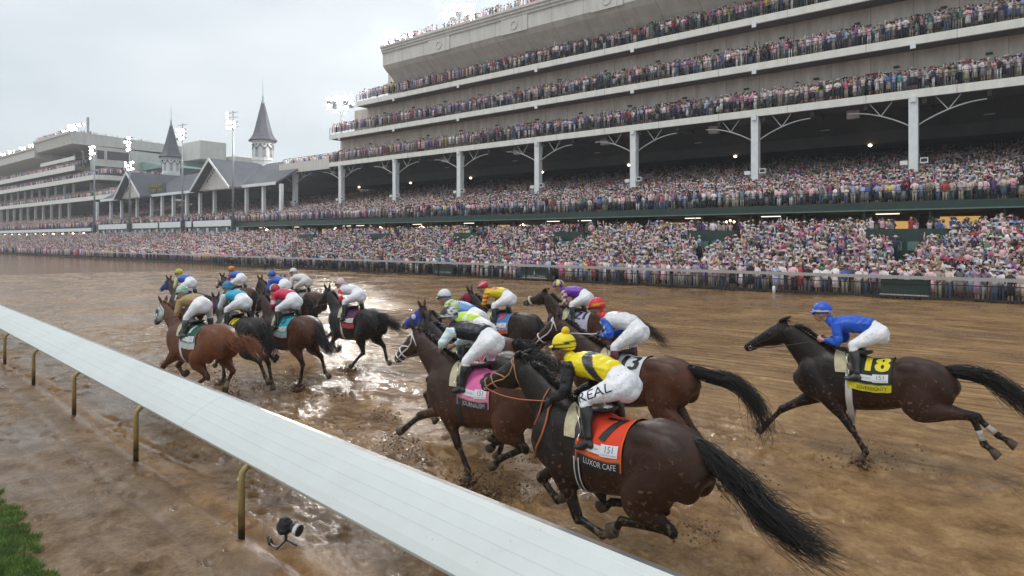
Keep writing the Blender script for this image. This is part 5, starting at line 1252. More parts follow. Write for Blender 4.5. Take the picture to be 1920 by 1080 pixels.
    q.add(*loft([(*(head + Vector((-.03, 0, -.05))), .050, .052), (*(nkb + Vector((.02, 0, .0))), .055, .055), (*(sh + Vector((-.08, 0, 0))), .06, .06)], 8, 12))
    q.add(*loft([(*sh, .13, .07), (*mid, .12, .085), (*wa, .11, .08), (*hip, .12, .10)], 10, 14))
    for s in (1, -1):
        a, e, h = Y(sh, s * .15), Y(J['el'], s * .23), Y(J['ha'], s * hy)
        q.add(*loft([(*a, .045, .05), (*e, .036, .04), (*e.lerp(h, .8), .027, .03), (*h, .024, .027)], 12, 10))
        fd = (h - e).normalized(); inn = Vector((0, -s, 0)); dn = Vector((0, 0, -1))
        palm = h + fd * .035; q.add(*loft([(*h, .022, .03), (*palm, .022, .042), (*(palm + fd * .03), .020, .040)], 5, 10, lat=(0, 1, 0)))
        upv = inn.cross(fd).normalized(); upv = upv if upv.z > 0 else -upv
        for fi in range(4):                           # fingers curled round the rein
            b0 = palm + fd * .035 + upv * (.030 - .020 * fi); l1 = (.030, .034, .032, .026)[fi]
            b1 = b0 + fd * l1 * .7 + inn * .006; b2 = b1 + inn * l1 * .9 - fd * .004; b3 = b2 - fd * l1 * .8
            q.add(*loft([(*b0, .0095, .0095), (*b1, .0095, .0095), (*b2, .009, .009), (*b3, .008, .008)], 8, 8, lat=tuple(upv)))
        t0_ = palm + upv * .035 - fd * .005; t1_ = t0_ + upv * .018 + inn * .018 + fd * .012; t2_ = t1_ + fd * .028 + inn * .008
        q.add(*loft([(*t0_, .011, .011), (*t1_, .0105, .0105), (*t2_, .009, .009)], 6, 8, lat=(1, 0, 0)))
        k_ = Y(J['kn'], s * .235); an = Y(J['an'], s * .285); q.add(*loft([(*Y(hip, s * .09), .07, .08), (*k_, .042, .046), (*k_.lerp(an, .5), .038, .042), (*an, .028, .032), (*(an + Vector((.05, 0, -.06))), .028, .022)], 14, 10))
    vb = .0075 if voxel < .013 else .0095 if voxel < .02 else .013
    bm_ = fuse(q, vb, 2, .4); c = coords(bm_); cc = np.tile(np.array(skin, float), (len(c), 1))
    d = np.minimum(np.linalg.norm(c - np.array(Y(J['ha'], hy)), axis=1), np.linalg.norm(c - np.array(Y(J['ha'], -hy)), axis=1))
    if gloves: cc[d < .12] = gloves
    dl = np.linalg.norm(c - np.array(hp_(.104, 0, -.058)), axis=1); cc[dl < .022] = np.array(skin) * np.array((1.0, .6, .6))
    br = np.linalg.norm(c - np.array(hp_(.085, 0, .045)), axis=1); cc[(np.abs(c[:, 2] - hp_(.085, 0, .048).z) < .006) & (br < .06)] = np.array(skin) * .35
    setcol(bm_, cc); link('body', bm_, HM['skin'], root)
    # helmet with peak and band
    q = MB(); V, F = ellipsoid(hel, (.135, .112, .118), 22, Matrix.Rotation(math.radians(10), 3, 'Y')); cut = hel.z - .035
    V = [Vector((v.x, v.y, max(v.z, cut - .25 * (hel.x - v.x) * .6 if v.x < hel.x else cut))) for v in V]; q.add(V, F)
    hm_ = q.mesh('helmet', True); c = coords(hm_); cc = np.tile(np.array(cap, float), (len(c), 1))
    if capband is not None: cc[(c[:, 2] > cut + .004) & (c[:, 2] < cut + .034)] = capband
    if capf: cc = capf(c, cc, hel)
    setcol(hm_, cc); ho_ = link('helmet', hm_, HM['helmet'], root)
    q = MB(); pv = []; 
    for k in range(11):
        a = math.radians(-62 + 12.4 * k); pv.append((Vector((hel.x + .118 * math.cos(a), .105 * math.sin(a), cut + .016)), Vector((hel.x + .118 * math.cos(a) + .062 * math.cos(a * .6), .108 * math.sin(a), cut - .008))))
    V = [p for z_ in pv for p in z_] + [p - Vector((0, 0, .007)) for z_ in pv for p in z_]; n2 = 22
    F = [(2 * k, 2 * k + 2, 2 * k + 3, 2 * k + 1) for k in range(10)] + [(n2 + 2 * k, n2 + 2 * k + 1, n2 + 2 * k + 3, n2 + 2 * k + 2) for k in range(10)] + [(2 * k + 1, 2 * k + 3, n2 + 2 * k + 3, n2 + 2 * k + 1) for k in range(10)]
    q.add(V, F); pk = q.build('peak', HM['helmet'], ho_, True); setcol(pk.data, np.tile(np.array(cap, float) * (1 if hat_brim else .1), (len(V), 1)))
    if goggles:
        q = MB(); q.tube([Vector((hel.x + .124 * math.cos(a), .104 * math.sin(a), cut - .012 + .03 * (1 - math.cos(a)) / 2)) for a in np.linspace(-math.pi, math.pi, 25)], .009, 6); q.build('goggle_strap', M['black'], ho_, True)
        q = MB(); q.add(*loft([(*hp_(.092, y_, .035), .024, .020) for y_ in (-.055, -.03, 0, .03, .055)], 9, 10, lat=(0, 0, 1))); q.build('goggles', HM['goggle'], ho_, True)
    if pom is not None:
        q = MB(); V, F = ellipsoid(hel + Vector((-.02, 0, .135)), (.044, .044, .044), 16); V = [v + (v - hel).normalized() * R.uniform(-.004, .005) for v in V]; q.add(V, F); o = q.build('pompom', HM['helmet'], ho_, True); setcol(o.data, np.tile(pom, (len(V), 1)))
    # reins belong to the horse, ending in the rider's hands
    for s in (1, -1):
        p0 = head_pt(H, .86, -.35 if s > 0 else math.pi + .35, .012); p3 = Y(J['ha'], s * hy) + Vector((.05, 0, -.01)); p1 = p0.lerp(p3, .35) + Vector((0, s * .07, -.02)); p2 = p0.lerp(p3, .7) + Vector((0, s * .10, -.01))
        q = MB(); q.tube(catmull([p0, p1, p2, p3], 12), .007, 6); q.build('rein', mat_rein or HM['leather'], H.root, True)
    H.jacket, H.breech = jo, bo_; return root, J
def bvh_of(o):
    c = coords(o.data); return BVHTree.FromPolygons([Vector(p) for p in c], [tuple(p.vertices) for p in o.data.polygons])
def project(o, tm, org, ux, vx, col, name, off=.004, d=(0, -1, 0), mat_=None):
    """lay a flat mesh on the side of a part"""
    b = bvh_of(o); bm = bmesh.new(); bm.from_mesh(tm); bmesh.ops.triangulate(bm, faces=bm.faces)
    for _ in range(3):
        ed = [e for e in bm.edges if e.calc_length() > .02]
        if ed: bmesh.ops.subdivide_edges(bm, edges=ed, cuts=1); bmesh.ops.triangulate(bm, faces=bm.faces)
    bm.to_mesh(tm); bm.free(); c = coords(tm); d = Vector(d); ux = Vector(ux); vx = Vector(vx); org = Vector(org); out_ = []
    for p in c:
        q = org + ux * float(p[0]) + vx * float(p[1]); h = b.ray_cast(q - d * .5, d, 1.0)[0]
        out_.append(tuple((h if h is not None else q) - d * off))
    setco(tm, np.array(out_)); setcol(tm, np.tile(col, (len(out_), 1))); return link(name, tm, mat_ or HM['print'], o)
def star_mesh(r):
    m = MB(); pts = [(0, 0, 0)] + [((r if k % 2 == 0 else r * .42) * math.sin(k * math.pi / 5), (r if k % 2 == 0 else r * .42) * math.cos(k * math.pi / 5), 0) for k in range(10)]
    m.add(pts, [(0, k + 1, (k + 1) % 10 + 1) for k in range(10)]); return m.mesh('star')
# ------------------------------------------------------------------ the field
BAY_ = dict(body=(.030, .015, .010), dark=(.008, .0065, .006), red=(.060, .022, .012))
DKBAY = dict(body=(.012, .0078, .0065), dark=(.006, .005, .0045), red=(.036, .0145, .0088))
SEAL = dict(body=(.014, .0095, .008), dark=(.006, .005, .005), red=(.022, .013, .010))
BLK = dict(body=(.009, .0085, .009), dark=(.005, .005, .005), red=(.012, .010, .0095))
CHE = dict(body=(.105, .034, .013), dark=(.065, .023, .011), red=(.14, .046, .016))
BAY2 = dict(body=(.042, .018, .011), dark=(.008, .006, .0055), red=(.075, .027, .014))
GATHER = dict(NF=[(.42, .66), (.18, .48), (.06, .56)], FF=[(.30, .62), (.02, .48), (-.10, .56)], NH=[(-.92, .88), (-1.18, .64), (-.72, .50), (-.60, .38)], FH=[(-.8, .9), (-1.0, .66), (-.50, .52), (-.36, .42)])
STRETCH = dict(NF=[(.10, .52), (.02, .20), (.09, .05)], FF=[(.68, .62), (.92, .36), (1.03, .23)], NH=[(-1.1, .9), (-1.62, .72), (-1.85, .42), (-2.0, .34)], FH=[(-1.05, .9), (-1.5, .62), (-1.66, .26), (-1.74, .12)])
DRIVE = dict(NF=[(.55, .72), (.42, .42), (.30, .34)], FF=[(.40, .60), (.16, .42), (.05, .5)], NH=[(-1.0, .9), (-1.22, .56), (-1.08, .20), (-1.0, .05)], FH=[(-.95, .88), (-1.12, .55), (-.76, .30), (-.66, .18)])
FLY = [(-1.7, 1.42), (-2.0, 1.30), (-2.25, 1.12)]
DROP = [(-1.60, 1.25), (-1.78, 1.02), (-1.88, .76)]
BRD = HM['leather']
# number 7, nearest
hA = make_horse('wet dark brown horse number 7 in tan bridle, nearest to the white rail', (-3.646, 5.506), 174.1, -.03, (1.32, 1.50), (.72, 1.92),
    dict(NF=[(-.20, .47), (-.50, .40), (-.66, .47)], FF=[(.50, .63), (.26, .45), (.14, .52)], NH=[(-.95, .86), (-1.24, .68), (-.72, .60), (-.60, .46)], FH=[(-.80, .90), (-1.02, .74), (-.46, .64), (-.30, .52)]),
    DKBAY, 'black', [(-1.62, 1.33), (-1.86, 1.20), (-2.06, 1.03), (-2.32, .93), (-2.55, .86)], .0125, 'back', nstr=520)
bridle(hA, HM['tanb'], .008, cross=True)
saddlery(hA, (.66, .045, .012), (.012, .012, .014), '7', (.012, .012, .012), 'LUXOR CAFE', (.5, .5, .5), bandcol=(.012, .012, .014), edge=(.62, .13, .03), nsize=.42, num_u=.64)
q = MB(); yk = [neck_pt(hA, u, ph, .012) for u, ph in ((.34, 1.35), (.30, .9), (.24, .45), (.16, .0), (.10, -.45), (.05, -.9), (.03, -1.35))]
q.tube(yk, .013, 7); q.tube([neck_pt(hA, u, math.pi - ph, .012) for u, ph in ((.34, 1.35), (.30, .9), (.24, .45), (.16, .0), (.10, -.45), (.05, -.9), (.03, -1.35))], .013, 7)
q.tube([neck_pt(hA, .34, 1.35 - k * .12 + .3, .016) for k in range(5)], .014, 7); q.build('breast_yoke', HM['tan'], hA.root, True)
q = MB(); q.tube([neck_pt(hA, u, ph, .012) for u, ph in ((.46, 1.2), (.44, .7), (.40, .2), (.33, -.25), (.27, -.6))], .010, 6); q.build('neck_strap', HM['tan'], hA.root, True)
YEL = (.78, .62, .008); BLKc = (.014, .013, .015)
def jfA(c, col, arm, J):
    # black sash from one shoulder to the other hip, black sleeves, black cuffs of the vest
    u = (J['sh'].x - c[:, 0]); s = (np.abs(u - .17 - .75 * (2.10 - c[:, 2])) < .055) & ~arm
    col[s] = (.030, .026, .034); return col
def cfA(c, col, hel):
    z = c[:, 2] - (hel.z - .035); u = c[:, 0] - hel.x
    col[(z < .045 - .3 * u) & (z > .020 - .3 * u) & (u < .09)] = BLKc; return col
jA, JA = make_jockey('jockey in yellow and black silks with yellow bobble cap on horse number 7', hA, dict(hy=.17, hel=(.075, 2.155), sh=(-.13, 1.985), el=(-.13, 1.73), ha=(.12, 1.585), wa=(-.56, 1.94), hip=(-.67, 1.84), kn=(-.385, 1.705), an=(-.465, 1.36), toe=(-.33, 1.25)), YEL, BLKc, YEL, jfA, capf=cfA, pom=(.70, .48, .01), voxel=.011, skin=(.20, .11, .075), gloves=(.03, .03, .03), mat_rein=HM['tan'])
tm = text_mesh('REAL', .125, 0, res=2); c = coords(tm); c[:, 0] *= 1.25; setco(tm, c)
th = (JA['kn'] - JA['hip']).normalized()
project(hA.breech, tm, (JA['hip'].lerp(JA['kn'], .60) + Vector((0, .2, .02))), tuple(-th * 1.0), (th.z, 0, -th.x) if -th.x > 0 else (-th.z, 0, th.x), (.02, .02, .03), 'thigh_lettering', .003)
# number 18
hB = make_horse('dark bay horse number 18 stretched out alone at the right', (-2.235, 10.244), 179.5, .02, (1.22, 1.46), (.67, 1.91),
    dict(NF=[(-.32, .50), (-.50, .20), (-.43, .05)], FF=[(.70, .56), (.93, .28), (1.05, .13)], NH=[(-1.13, .92), (-1.72, .92), (-1.84, .58), (-2.0, .46)], FH=[(-1.08, .9), (-1.74, .86), (-1.98, .66), (-2.16, .57)]),
    DKBAY, 'black', [(-1.80, 1.44), (-2.03, 1.34), (-2.26, 1.15), (-2.45, .98)], .0145, 'back', nstr=320)
bridle(hB, BRD, .006)
saddlery(hB, (.008, .016, .014), (.60, .52, .01), '18', (.66, .56, .01), 'SOVEREIGNTY', (.05, .05, .02), bandcol=(.60, .52, .01), nsize=.38, num_u=.62)
for kk in ('NH', 'FH'):
    kn, fe, ho, co_, pd = hB.legs[kk]; q = MB(); q.tube([kn.lerp(fe, u) for u in (.5, .62, .75, .86)], [.040, .042, .041, .042], 12); q.build('leg_wrap', mat('dirty_wrap', (.42, .39, .33), .8, noise=(18, .4)), hB.root, True)
BLU = (.012, .085, .50)
jB, JB = make_jockey('jockey in plain royal blue silks on horse number 18, alone at right', hB, dict(hel=(.09, 2.15), sh=(-.14, 1.965), el=(-.17, 1.72), ha=(.06, 1.72), wa=(-.55, 1.955), hip=(-.63, 1.86), kn=(-.36, 1.70), an=(-.42, 1.33), toe=(-.27, 1.245)), BLU, BLU, BLU, capband=(.66, .66, .66), voxel=.013, skin=(.46, .26, .19), boots=(.035, .035, .036))
# number 8, pink cloth
hC = make_horse('bay horse with white bridle and pink saddle cloth, its hooves in the pool', (-5.906, 6.172), 180.0, .02, (1.16, 1.46), (.75, 1.90),
    dict(NF=[(-.16, .52), (-.34, .22), (-.34, .06)], FF=[(.80, .68), (1.12, .44), (1.24, .35)], NH=[(-1.0, .9), (-1.26, .70), (-.86, .48), (-.74, .34)], FH=[(-.85, .88), (-1.0, .70), (-.60, .58), (-.50, .45)]),
    BAY2, 'black', DROP, .0145, 'up', nstr=200)
bridle(hC, HM['whitestrap'], .010, cross=True)
saddlery(hC, (.66, .13, .34), (.03, .02, .025), '8', (.03, .015, .025), 'JOURNALISM', (.45, .42, .42), bandcol=(.03, .02, .025), edge=(.62, .25, .32), nsize=.32, num_u=.78)
def jfC(c, col, arm, J):
    lt = arm & (np.sin(c[:, 2] * 60) > .6); col[lt] = (.50, .72, .80); return col
def cfC(c, col, hel):
    col[(np.abs(c[:, 0] - hel.x + .07) < .016) | (np.abs(c[:, 0] - hel.x + .115) < .010)] = (.6, .62, .62); return col
jC, JC = make_jockey('jockey in navy vest with pale blue sleeves above the pink saddle cloth', hC, dict(hel=(.11, 2.18), sh=(-.10, 2.0), el=(.00, 1.84), ha=(.16, 1.74), wa=(-.54, 1.975), hip=(-.63, 1.88), kn=(-.42, 1.65), an=(-.39, 1.36), toe=(-.26, 1.27)), (.010, .011, .020), (.74, .84, .86), BLKc, jfC, capband=(.60, .62, .62), capf=cfC, voxel=.013, skin=(.40, .22, .15))
# number 13
hD = make_horse('bay horse number 13 with white bridle behind the yellow jockey', (-4.992, 8.373), 176.5, .0, (1.36, 1.44), (.84, 1.96),
    dict(NF=STRETCH['NF'], FF=STRETCH['FF'], NH=[(-1.12, .88), (-1.66, .50), (-1.92, .20), (-2.04, .08)], FH=[(-1.05, .88), (-1.50, .52), (-1.62, .20), (-1.60, .06)]),
    BAY2, 'black', [(-1.75, 1.40), (-2.10, 1.36), (-2.32, 1.18), (-2.44, .95), (-2.42, .72)], .016, 'up', nstr=260)
bridle(hD, HM['whitestrap'], .011)
saddlery(hD, (.60, .62, .64), (.6, .6, .62), '13', (.012, .012, .014), None, bandcol=(.6, .6, .62), nsize=.38, num_u=.60, patch=False)
REDc = (.55, .012, .02)
def jfD(c, col, arm, J):
    col[(c[:, 0] > J['sh'].x + .03) & ~arm] = REDc; return col
def cfD(c, col, hel):
    z = c[:, 2] - hel.z; u = c[:, 0] - hel.x; col[(np.abs(z + .25 * u - .005) < .012) & (u < .05)] = (.62, .35, .02); return col
jD, JD = make_jockey('jockey in white with blue starred sleeves and red cap on number 13', hD, dict(hel=(.06, 2.215), sh=(-.19, 2.02), el=(-.33, 1.83), ha=(-.06, 1.78), wa=(-.58, 1.985), hip=(-.65, 1.87), kn=(-.41, 1.66), an=(-.43, 1.36)), (.64, .64, .67), (.02, .11, .52), REDc, jfD, capf=cfD, boots=(.10, .012, .03), voxel=.013, skin=(.30, .17, .12), gloves=(.03, .03, .03))
for (dx_, dz_) in ((-.16, 1.99), (-.24, 1.93), (-.27, 1.86), (-.20, 1.80)):
    project(hD.jacket, star_mesh(.032), (dx_, .3, dz_), (1, 0, 0), (0, 0, 1), (.66, .66, .66), 'sleeve_star', .003)
project(hD.jacket, star_mesh(.075), (-.36, 0, 2.3), (1, 0, 0), (0, 1, 0), REDc, 'back_star', .003, (0, 0, -1))
w_ = empty('riding_whip', (0, 0, 0)); w_.location = hD.root.location; w_.rotation_euler = hD.root.rotation_euler; tag(w_, 'pale riding whip held by the jockey with starred sleeves', 'whip')
q = MB(); q.tube([(-.12, .13, 1.85), (-.02, .11, 1.80), (.10, .10, 1.78), (.44, .16, 1.77)], [.010, .010, .009, .006], 7); q.build('shaft', HM['whitestrap'], w_, True); q = MB(); q.tube([(-.20, .14, 1.90), (-.02, .11, 1.80)], .013, 7); q.build('grip', M['black'], w_, True)
# chestnut leader
hJ = make_horse('bright chestnut horse in white blinkers leading along the white rail', (-13.058, 5.89), 185.4, .03, (1.08, 1.44), (.80, 1.87),
    dict(NF=[(.60, .60), (.68, .30), (.58, .17)], FF=[(.46, .60), (.24, .42), (.12, .48)], NH=[(-.72, .88), (-.98, .58), (-.62, .40), (-.47, .36)], FH=[(-1.0, .9), (-1.40, .70), (-1.22, .42), (-1.18, .28)]),
    CHE, 'chestnut', [(-1.70, 1.27), (-1.98, 1.30), (-2.20, 1.28), (-2.42, 1.10)], .018, 'up', socks=('NH', 'FH'), nstr=240)
bridle(hJ, HM['leather'], .009); hood(hJ, (.55, .58, .60), (.03, .16, .12))
saddlery(hJ, (.008, .075, .055), (.5, .5, .52), '1', (.6, .62, .6), None, bandcol=(.5, .5, .52), nsize=.30, edge=(.3, .42, .38))
def cfJ(c, col, hel): col[np.sin((c[:, 2] - hel.z + .3 * (c[:, 0] - hel.x)) * 130) > .1] = (.08, .32, .24); return col
jJ, _ = make_jockey('jockey in tan silks with green and white cap on the chestnut horse', hJ, dict(hel=(.10, 2.15), wa=(-.50, 1.98), hip=(-.60, 1.90), kn=(-.46, 1.68), an=(-.45, 1.40), toe=(-.33, 1.30), ha=(.04, 1.66)), (.34, .23, .095), (.33, .22, .09), (.50, .60, .55), capf=cfJ, voxel=.016, boots=(.05, .055, .05))
def horse(label, pos, rz, dz, nose, poll, legs, coat, hair, tail, v=.021, ears='up', n=110, **k): return make_horse(label, pos, rz, dz, nose, poll, legs, coat, hair, tail, v, ears, nstr=n, **k)
# behind the leader, blue blinkers
hK = horse('brown horse with dark blue blinkers running beyond the chestnut leader', (-20.93, 9.296), 183.2, .0, (1.25, 1.55), (.72, 1.92), GATHER, BAY_, 'brown', FLY); bridle(hK, BRD, .008); hood(hK, (.02, .05, .25), (.25, .3, .5), .1, .9)
saddlery(hK, (.1, .3, .5), (.3, .3, .4), None, patch=False)
def jfK(c, col, arm, J): col[(c[:, 0] > J['sh'].x + .0) & ~arm] = (.55, .5, .1); return col
def cfK(c, col, hel): col[c[:, 1] * np.sin(c[:, 0] * 60) > .01] = (.35, .35, .02); return col
make_jockey('jockey in blue silks with yellow and green cap beyond the chestnut horse', hK, {}, (.012, .10, .42), (.50, .50, .30), (.48, .46, .03), jfK, capf=cfK, voxel=.018)
# black with yellow cloth, purple hood
hL = horse('black horse with purple hood and yellow number between chestnut and turquoise', (-13.79, 7.191), 176.9, .0, (1.06, 1.42), (.70, 1.86), STRETCH, BLK, 'black', DROP, n=160); bridle(hL, HM['redstrap'], .008); hood(hL, (.13, .015, .12), None, 0, .6)
saddlery(hL, (.012, .012, .012), (.02, .02, .02), '10', (.62, .54, .01), None, nsize=.30, patch=False, edge=(.5, .45, .02))
make_jockey('jockey in turquoise vest and white sleeves with blue cap', hL, dict(el=(-.05, 1.74), ha=(.10, 1.62)), (.01, .33, .50), (.60, .64, .68), (.02, .16, .36), capband=(.10, .40, .55), voxel=.017)
# far blue/orange
hM = horse('bay horse with white noseband under the orange capped jockey', (-21.845, 11.495), 178.6, .0, (1.22, 1.48), (.76, 1.88), STRETCH, BAY_, 'black', DROP); bridle(hM, HM['whitestrap'], .013)
saddlery(hM, (.55, .56, .58), (.5, .5, .5), None, patch=False)
def jfM(c, col, arm, J): col[arm & (np.sin(c[:, 2] * 50) > .2)] = (.45, .10, .08); return col
make_jockey('jockey in blue silks with orange cap at the back of the leading bunch', hM, {}, (.015, .10, .45), (.03, .07, .35), (.62, .18, .01), jfM, capband=(.62, .30, .03), voxel=.018)
hN = horse('tall dark bay horse beside the red jockey, head turned away', (-17.76, 10.615), 181.2, .0, (.92, 1.62), (.70, 1.98), DRIVE, BAY_, 'black', [(-1.72, 1.45), (-1.95, 1.30), (-2.10, 1.02)], n=150); bridle(hN, BRD, .008)
saddlery(hN, (.05, .05, .06), (.1, .1, .1), None, patch=False)
make_jockey('jockey in royal blue silks and cap, in the middle of the leading bunch', hN, dict(hel=(.06, 2.16)), (.012, .09, .46), (.012, .09, .44), (.02, .09, .40), voxel=.018)
hO = horse('brown horse almost hidden behind the royal blue jockey', (-18.6, 11.9), 179.8, .0, (1.14, 1.5), (.70, 1.9), GATHER, BAY_, 'brown', FLY); bridle(hO, BRD, .008); saddlery(hO, (.3, .3, .32), (.3, .3, .3), None, patch=False)
make_jockey('jockey in all white silks partly hidden behind the royal blue jockey', hO, {}, (.62, .62, .62), (.62, .62, .62), (.62, .62, .62), capband=(.1, .1, .15), voxel=.018, breech=(.6, .57, .52))
# turquoise cloth
hP = horse('dark bay horse with turquoise saddle cloth planting a hind hoof', (-13.115, 7.974), 178.3, .0, (.98, 1.50), (.74, 1.93),
    dict(NF=[(.25, .62), (-.05, .5), (-.15, .6)], FF=[(.70, .62), (.95, .42), (1.05, .32)], NH=[(-1.0, .95), (-1.20, .58), (-1.10, .22), (-1.02, .05)], FH=[(-1.0, .9), (-1.5, .72), (-1.66, .42), (-1.82, .36)]), BAY2, 'black', [(-1.66, 1.24), (-1.84, 1.06), (-2.02, .95), (-2.2, .97)], .018, n=200); bridle(hP, BRD, .009)
saddlery(hP, (.01, .30, .36), (.3, .34, .36), '5', (.01, .10, .14), None, bandcol=(.42, .44, .46), nsize=.30, edge=(.2, .5, .45))
def jfP(c, col, arm, J): col[arm & (np.abs(c[:, 2] - J['el'].z - .07) < .035)] = (.62, .55, .52); return col
def cfP(c, col, hel): col[np.abs(c[:, 0] - hel.x + .01) < .018] = (.6, .6, .6); col[np.abs(c[:, 0] - hel.x + .05) < .018] = (.02, .01, .02); return col
make_jockey('jockey in crimson silks with white armband and striped cap', hP, dict(hel=(.18, 2.09), sh=(-.12, 1.99), el=(-.18, 1.76), ha=(.05, 1.66)), (.52, .012, .06), (.52, .02, .07), (.50, .03, .07), jfP, capf=cfP, voxel=.016)
# black with maroon cloth
hQ = horse('glossy black horse with maroon saddle cloth at the tail of the leaders', (-13.187, 9.775), 178.8, .0, (1.12, 1.50), (.65, 1.93),
    dict(NF=[(.30, .62), (.05, .46), (-.03, .55)], FF=[(.66, .80), (.95, .66), (1.08, .60)], NH=[(-.95, .92), (-.98, .54), (-.62, .26), (-.46, .12)], FH=[(-1.0, .9), (-1.42, .7), (-1.55, .4), (-1.68, .33)]), BLK, 'black', [(-1.74, 1.34), (-2.02, 1.26), (-2.20, 1.18)], .018, n=220); bridle(hQ, BRD, .008)
saddlery(hQ, (.14, .012, .05), (.35, .03, .03), '20', (.02, .03, .10), None, bandcol=(.42, .05, .04), nsize=.27)
def jfQ(c, col, arm, J): col[arm & (fbm(c[:, 0] * 14, c[:, 2] * 14, 1) > .18)] = (.6, .6, .6); return col
def cfQ(c, col, hel): col[np.abs(c[:, 0] - hel.x - .03) < .012] = (.02, .02, .03); return col
make_jockey('jockey in white with red spotted sleeves on the black horse', hQ, dict(hel=(.13, 2.14), ha=(-.02, 1.70), el=(-.25, 1.76)), (.62, .60, .63), (.55, .012, .035), (.62, .45, .50), jfQ, capf=cfQ, voxel=.016)
# second bunch
hE = horse('brown horse with maroon blinkers and blue saddle cloth in the second bunch', (-9.818, 11.386), 178.2, .0, (1.05, 1.62), (.60, 1.95), DRIVE, SEAL, 'black', DROP, .018, n=130); bridle(hE, HM['redstrap'], .009); hood(hE, (.16, .01, .03), None, 0, .62)
saddlery(hE, (.05, .16, .42), (.45, .10, .04), '9', (.60, .06, .03), None, bandcol=(.42, .09, .04), nsize=.30, edge=(.3, .35, .5))
def jfE(c, col, arm, J): col[arm & (np.sin(c[:, 2] * 70) > 0)] = (.62, .48, .02); col[(~arm) & (c[:, 2] > J['sh'].z + .09) & (c[:, 0] > J['sh'].x - .25)] = (.60, .15, .01); return col
def cfE(c, col, hel): col[np.abs((c[:, 0] - hel.x) + 1.2 * (c[:, 2] - hel.z) - .02) < .018] = (.62, .5, .55); return col
make_jockey('jockey in yellow body with red and yellow hooped sleeves', hE, dict(hel=(.18, 2.12), ha=(.06, 1.66), el=(-.07, 1.72)), (.62, .50, .02), (.55, .02, .02), (.50, .015, .05), jfE, capf=cfE, voxel=.016)
hF = horse('brown horse number 21 with sheepskin noseband in the second bunch', (-8.611, 12.739), 180.3, .0, (1.20, 1.60), (.56, 1.93), STRETCH, BAY_, 'brown', [(-1.8, 1.42), (-2.1, 1.32), (-2.48, 1.12), (-2.69, .93)], .018, 'back', n=180); bridle(hF, BRD, .008)
q = MB(); q.tube([head_pt(hF, .64, 2 * math.pi * k / 20, .02) for k in range(21)], .03, 8, cap=False); q.build('sheepskin_noseband', HM['fleece'], hF.root, True)
saddlery(hF, (.40, .40, .50), (.4, .4, .5), '21', (.02, .015, .06), None, nsize=.38, num_u=.60, patch=False)
def jfF(c, col, arm, J): col[arm & (np.sin(c[:, 2] * 45) * np.sin(c[:, 0] * 45 + 1) > 0)] = (.62, .56, .08); return col
def cfF(c, col, hel): col[np.sin(np.arctan2(c[:, 1], c[:, 0] - hel.x) * 4) > 0] = (.62, .58, .12); return col
make_jockey('jockey in purple silks with yellow diamond sleeves on number 21', hF, dict(hel=(.14, 2.13), el=(-.20, 1.72), ha=(.0, 1.66)), (.14, .03, .36), (.14, .03, .34), (.13, .03, .32), jfF, capf=cfF, voxel=.016)
hG = horse('bay horse in royal blue blinkers with white cups, ears pricked', (-8.033, 8.256), 181.6, .0, (1.18, 1.55), (.68, 1.93), GATHER, BAY2, 'black', [(-1.62, 1.46), (-1.95, 1.38), (-2.38, 1.20)], .018, n=170); bridle(hG, BRD, .008); hood(hG, (.01, .04, .32), (.6, .6, .62), .1, .8)
saddlery(hG, (.1, .1, .12), (.1, .1, .12), None, patch=False)
make_jockey('jockey in light blue silks with white cap behind the blue blinkers', hG, dict(hel=(.13, 2.20), sh=(-.12, 2.0), wa=(-.52, 1.94)), (.10, .25, .52), (.10, .24, .50), (.62, .62, .66), capband=(.10, .10, .15), voxel=.016)
hI = horse('nearly black horse tucked between the pink cloth and blue blinkers', (-6.941, 7.248), 176.7, .0, (1.08, 1.55), (.66, 1.90), DRIVE, SEAL, 'black', [(-1.62, 1.55), (-1.9, 1.50), (-2.2, 1.42)], .018, n=180); bridle(hI, BRD, .009)
saddlery(hI, (.38, .015, .05), (.5, .5, .5), None, bandcol=(.5, .5, .5), edge=(.6, .6, .6), patch=False)
def cfI(c, col, hel): col[np.sin((c[:, 0] - hel.x) * 110) > .2] = (.03, .05, .03); col[np.sin((c[:, 0] - hel.x) * 55 + 1) > .7] = (.6, .66, .6); return col
def jfI(c, col, arm, J): col[(~arm) & (np.sin(c[:, 0] * 30) > .6)] = (.60, .66, .45); return col
make_jockey('jockey in lime green silks with striped cap behind the navy vest', hI, dict(hel=(.07, 2.15), wa=(-.5, 1.95)), (.42, .62, .05), (.15, .55, .03), (.42, .58, .18), jfI, capf=cfI, voxel=.016)

# ------------------------------------------------------------------ remote camera on the ground beside the rail
cx0, cy0 = cw(-2.31, 6.68); kc = empty('remote_camera', (cx0, cy0, 0.0), math.radians(18)); tag(kc, 'black remote camera with white ringed lens on the mud beside the rail post', 'camera')
q = MB(); V, F = ellipsoid((-.075, 0, .20), (.085, .075, .085), 14); V = [v + (v - Vector((-.075, 0, .2))).normalized() * R.uniform(-.008, .010) for v in V]; q.add(V, F); q.box(-.12, -.02, -.055, .055, .14, .25); q.box(-.10, -.05, -.03, .03, .24, .285); q.build('body_cover', mat('rain_cover', (.012, .012, .013), .7, bump=(30, .6, .01)), kc)
q = MB(); q.tube([(-.02, 0, .205), (.04, 0, .195), (.06, 0, .192)], [.038, .044, .055], 20); q.build('lens_barrel', M['black'], kc, True)
q = MB(); q.tube([(.06, 0, .192), (.105, 0, .184)], [.056, .058], 24); q.build('white_ring', HM['whitestrap'], kc, True)
q = MB(); q.tube([(.1052, 0, .184), (.118, 0, .182)], [.059, .058], 24); q.build('lens_hood', M['black'], kc, True)
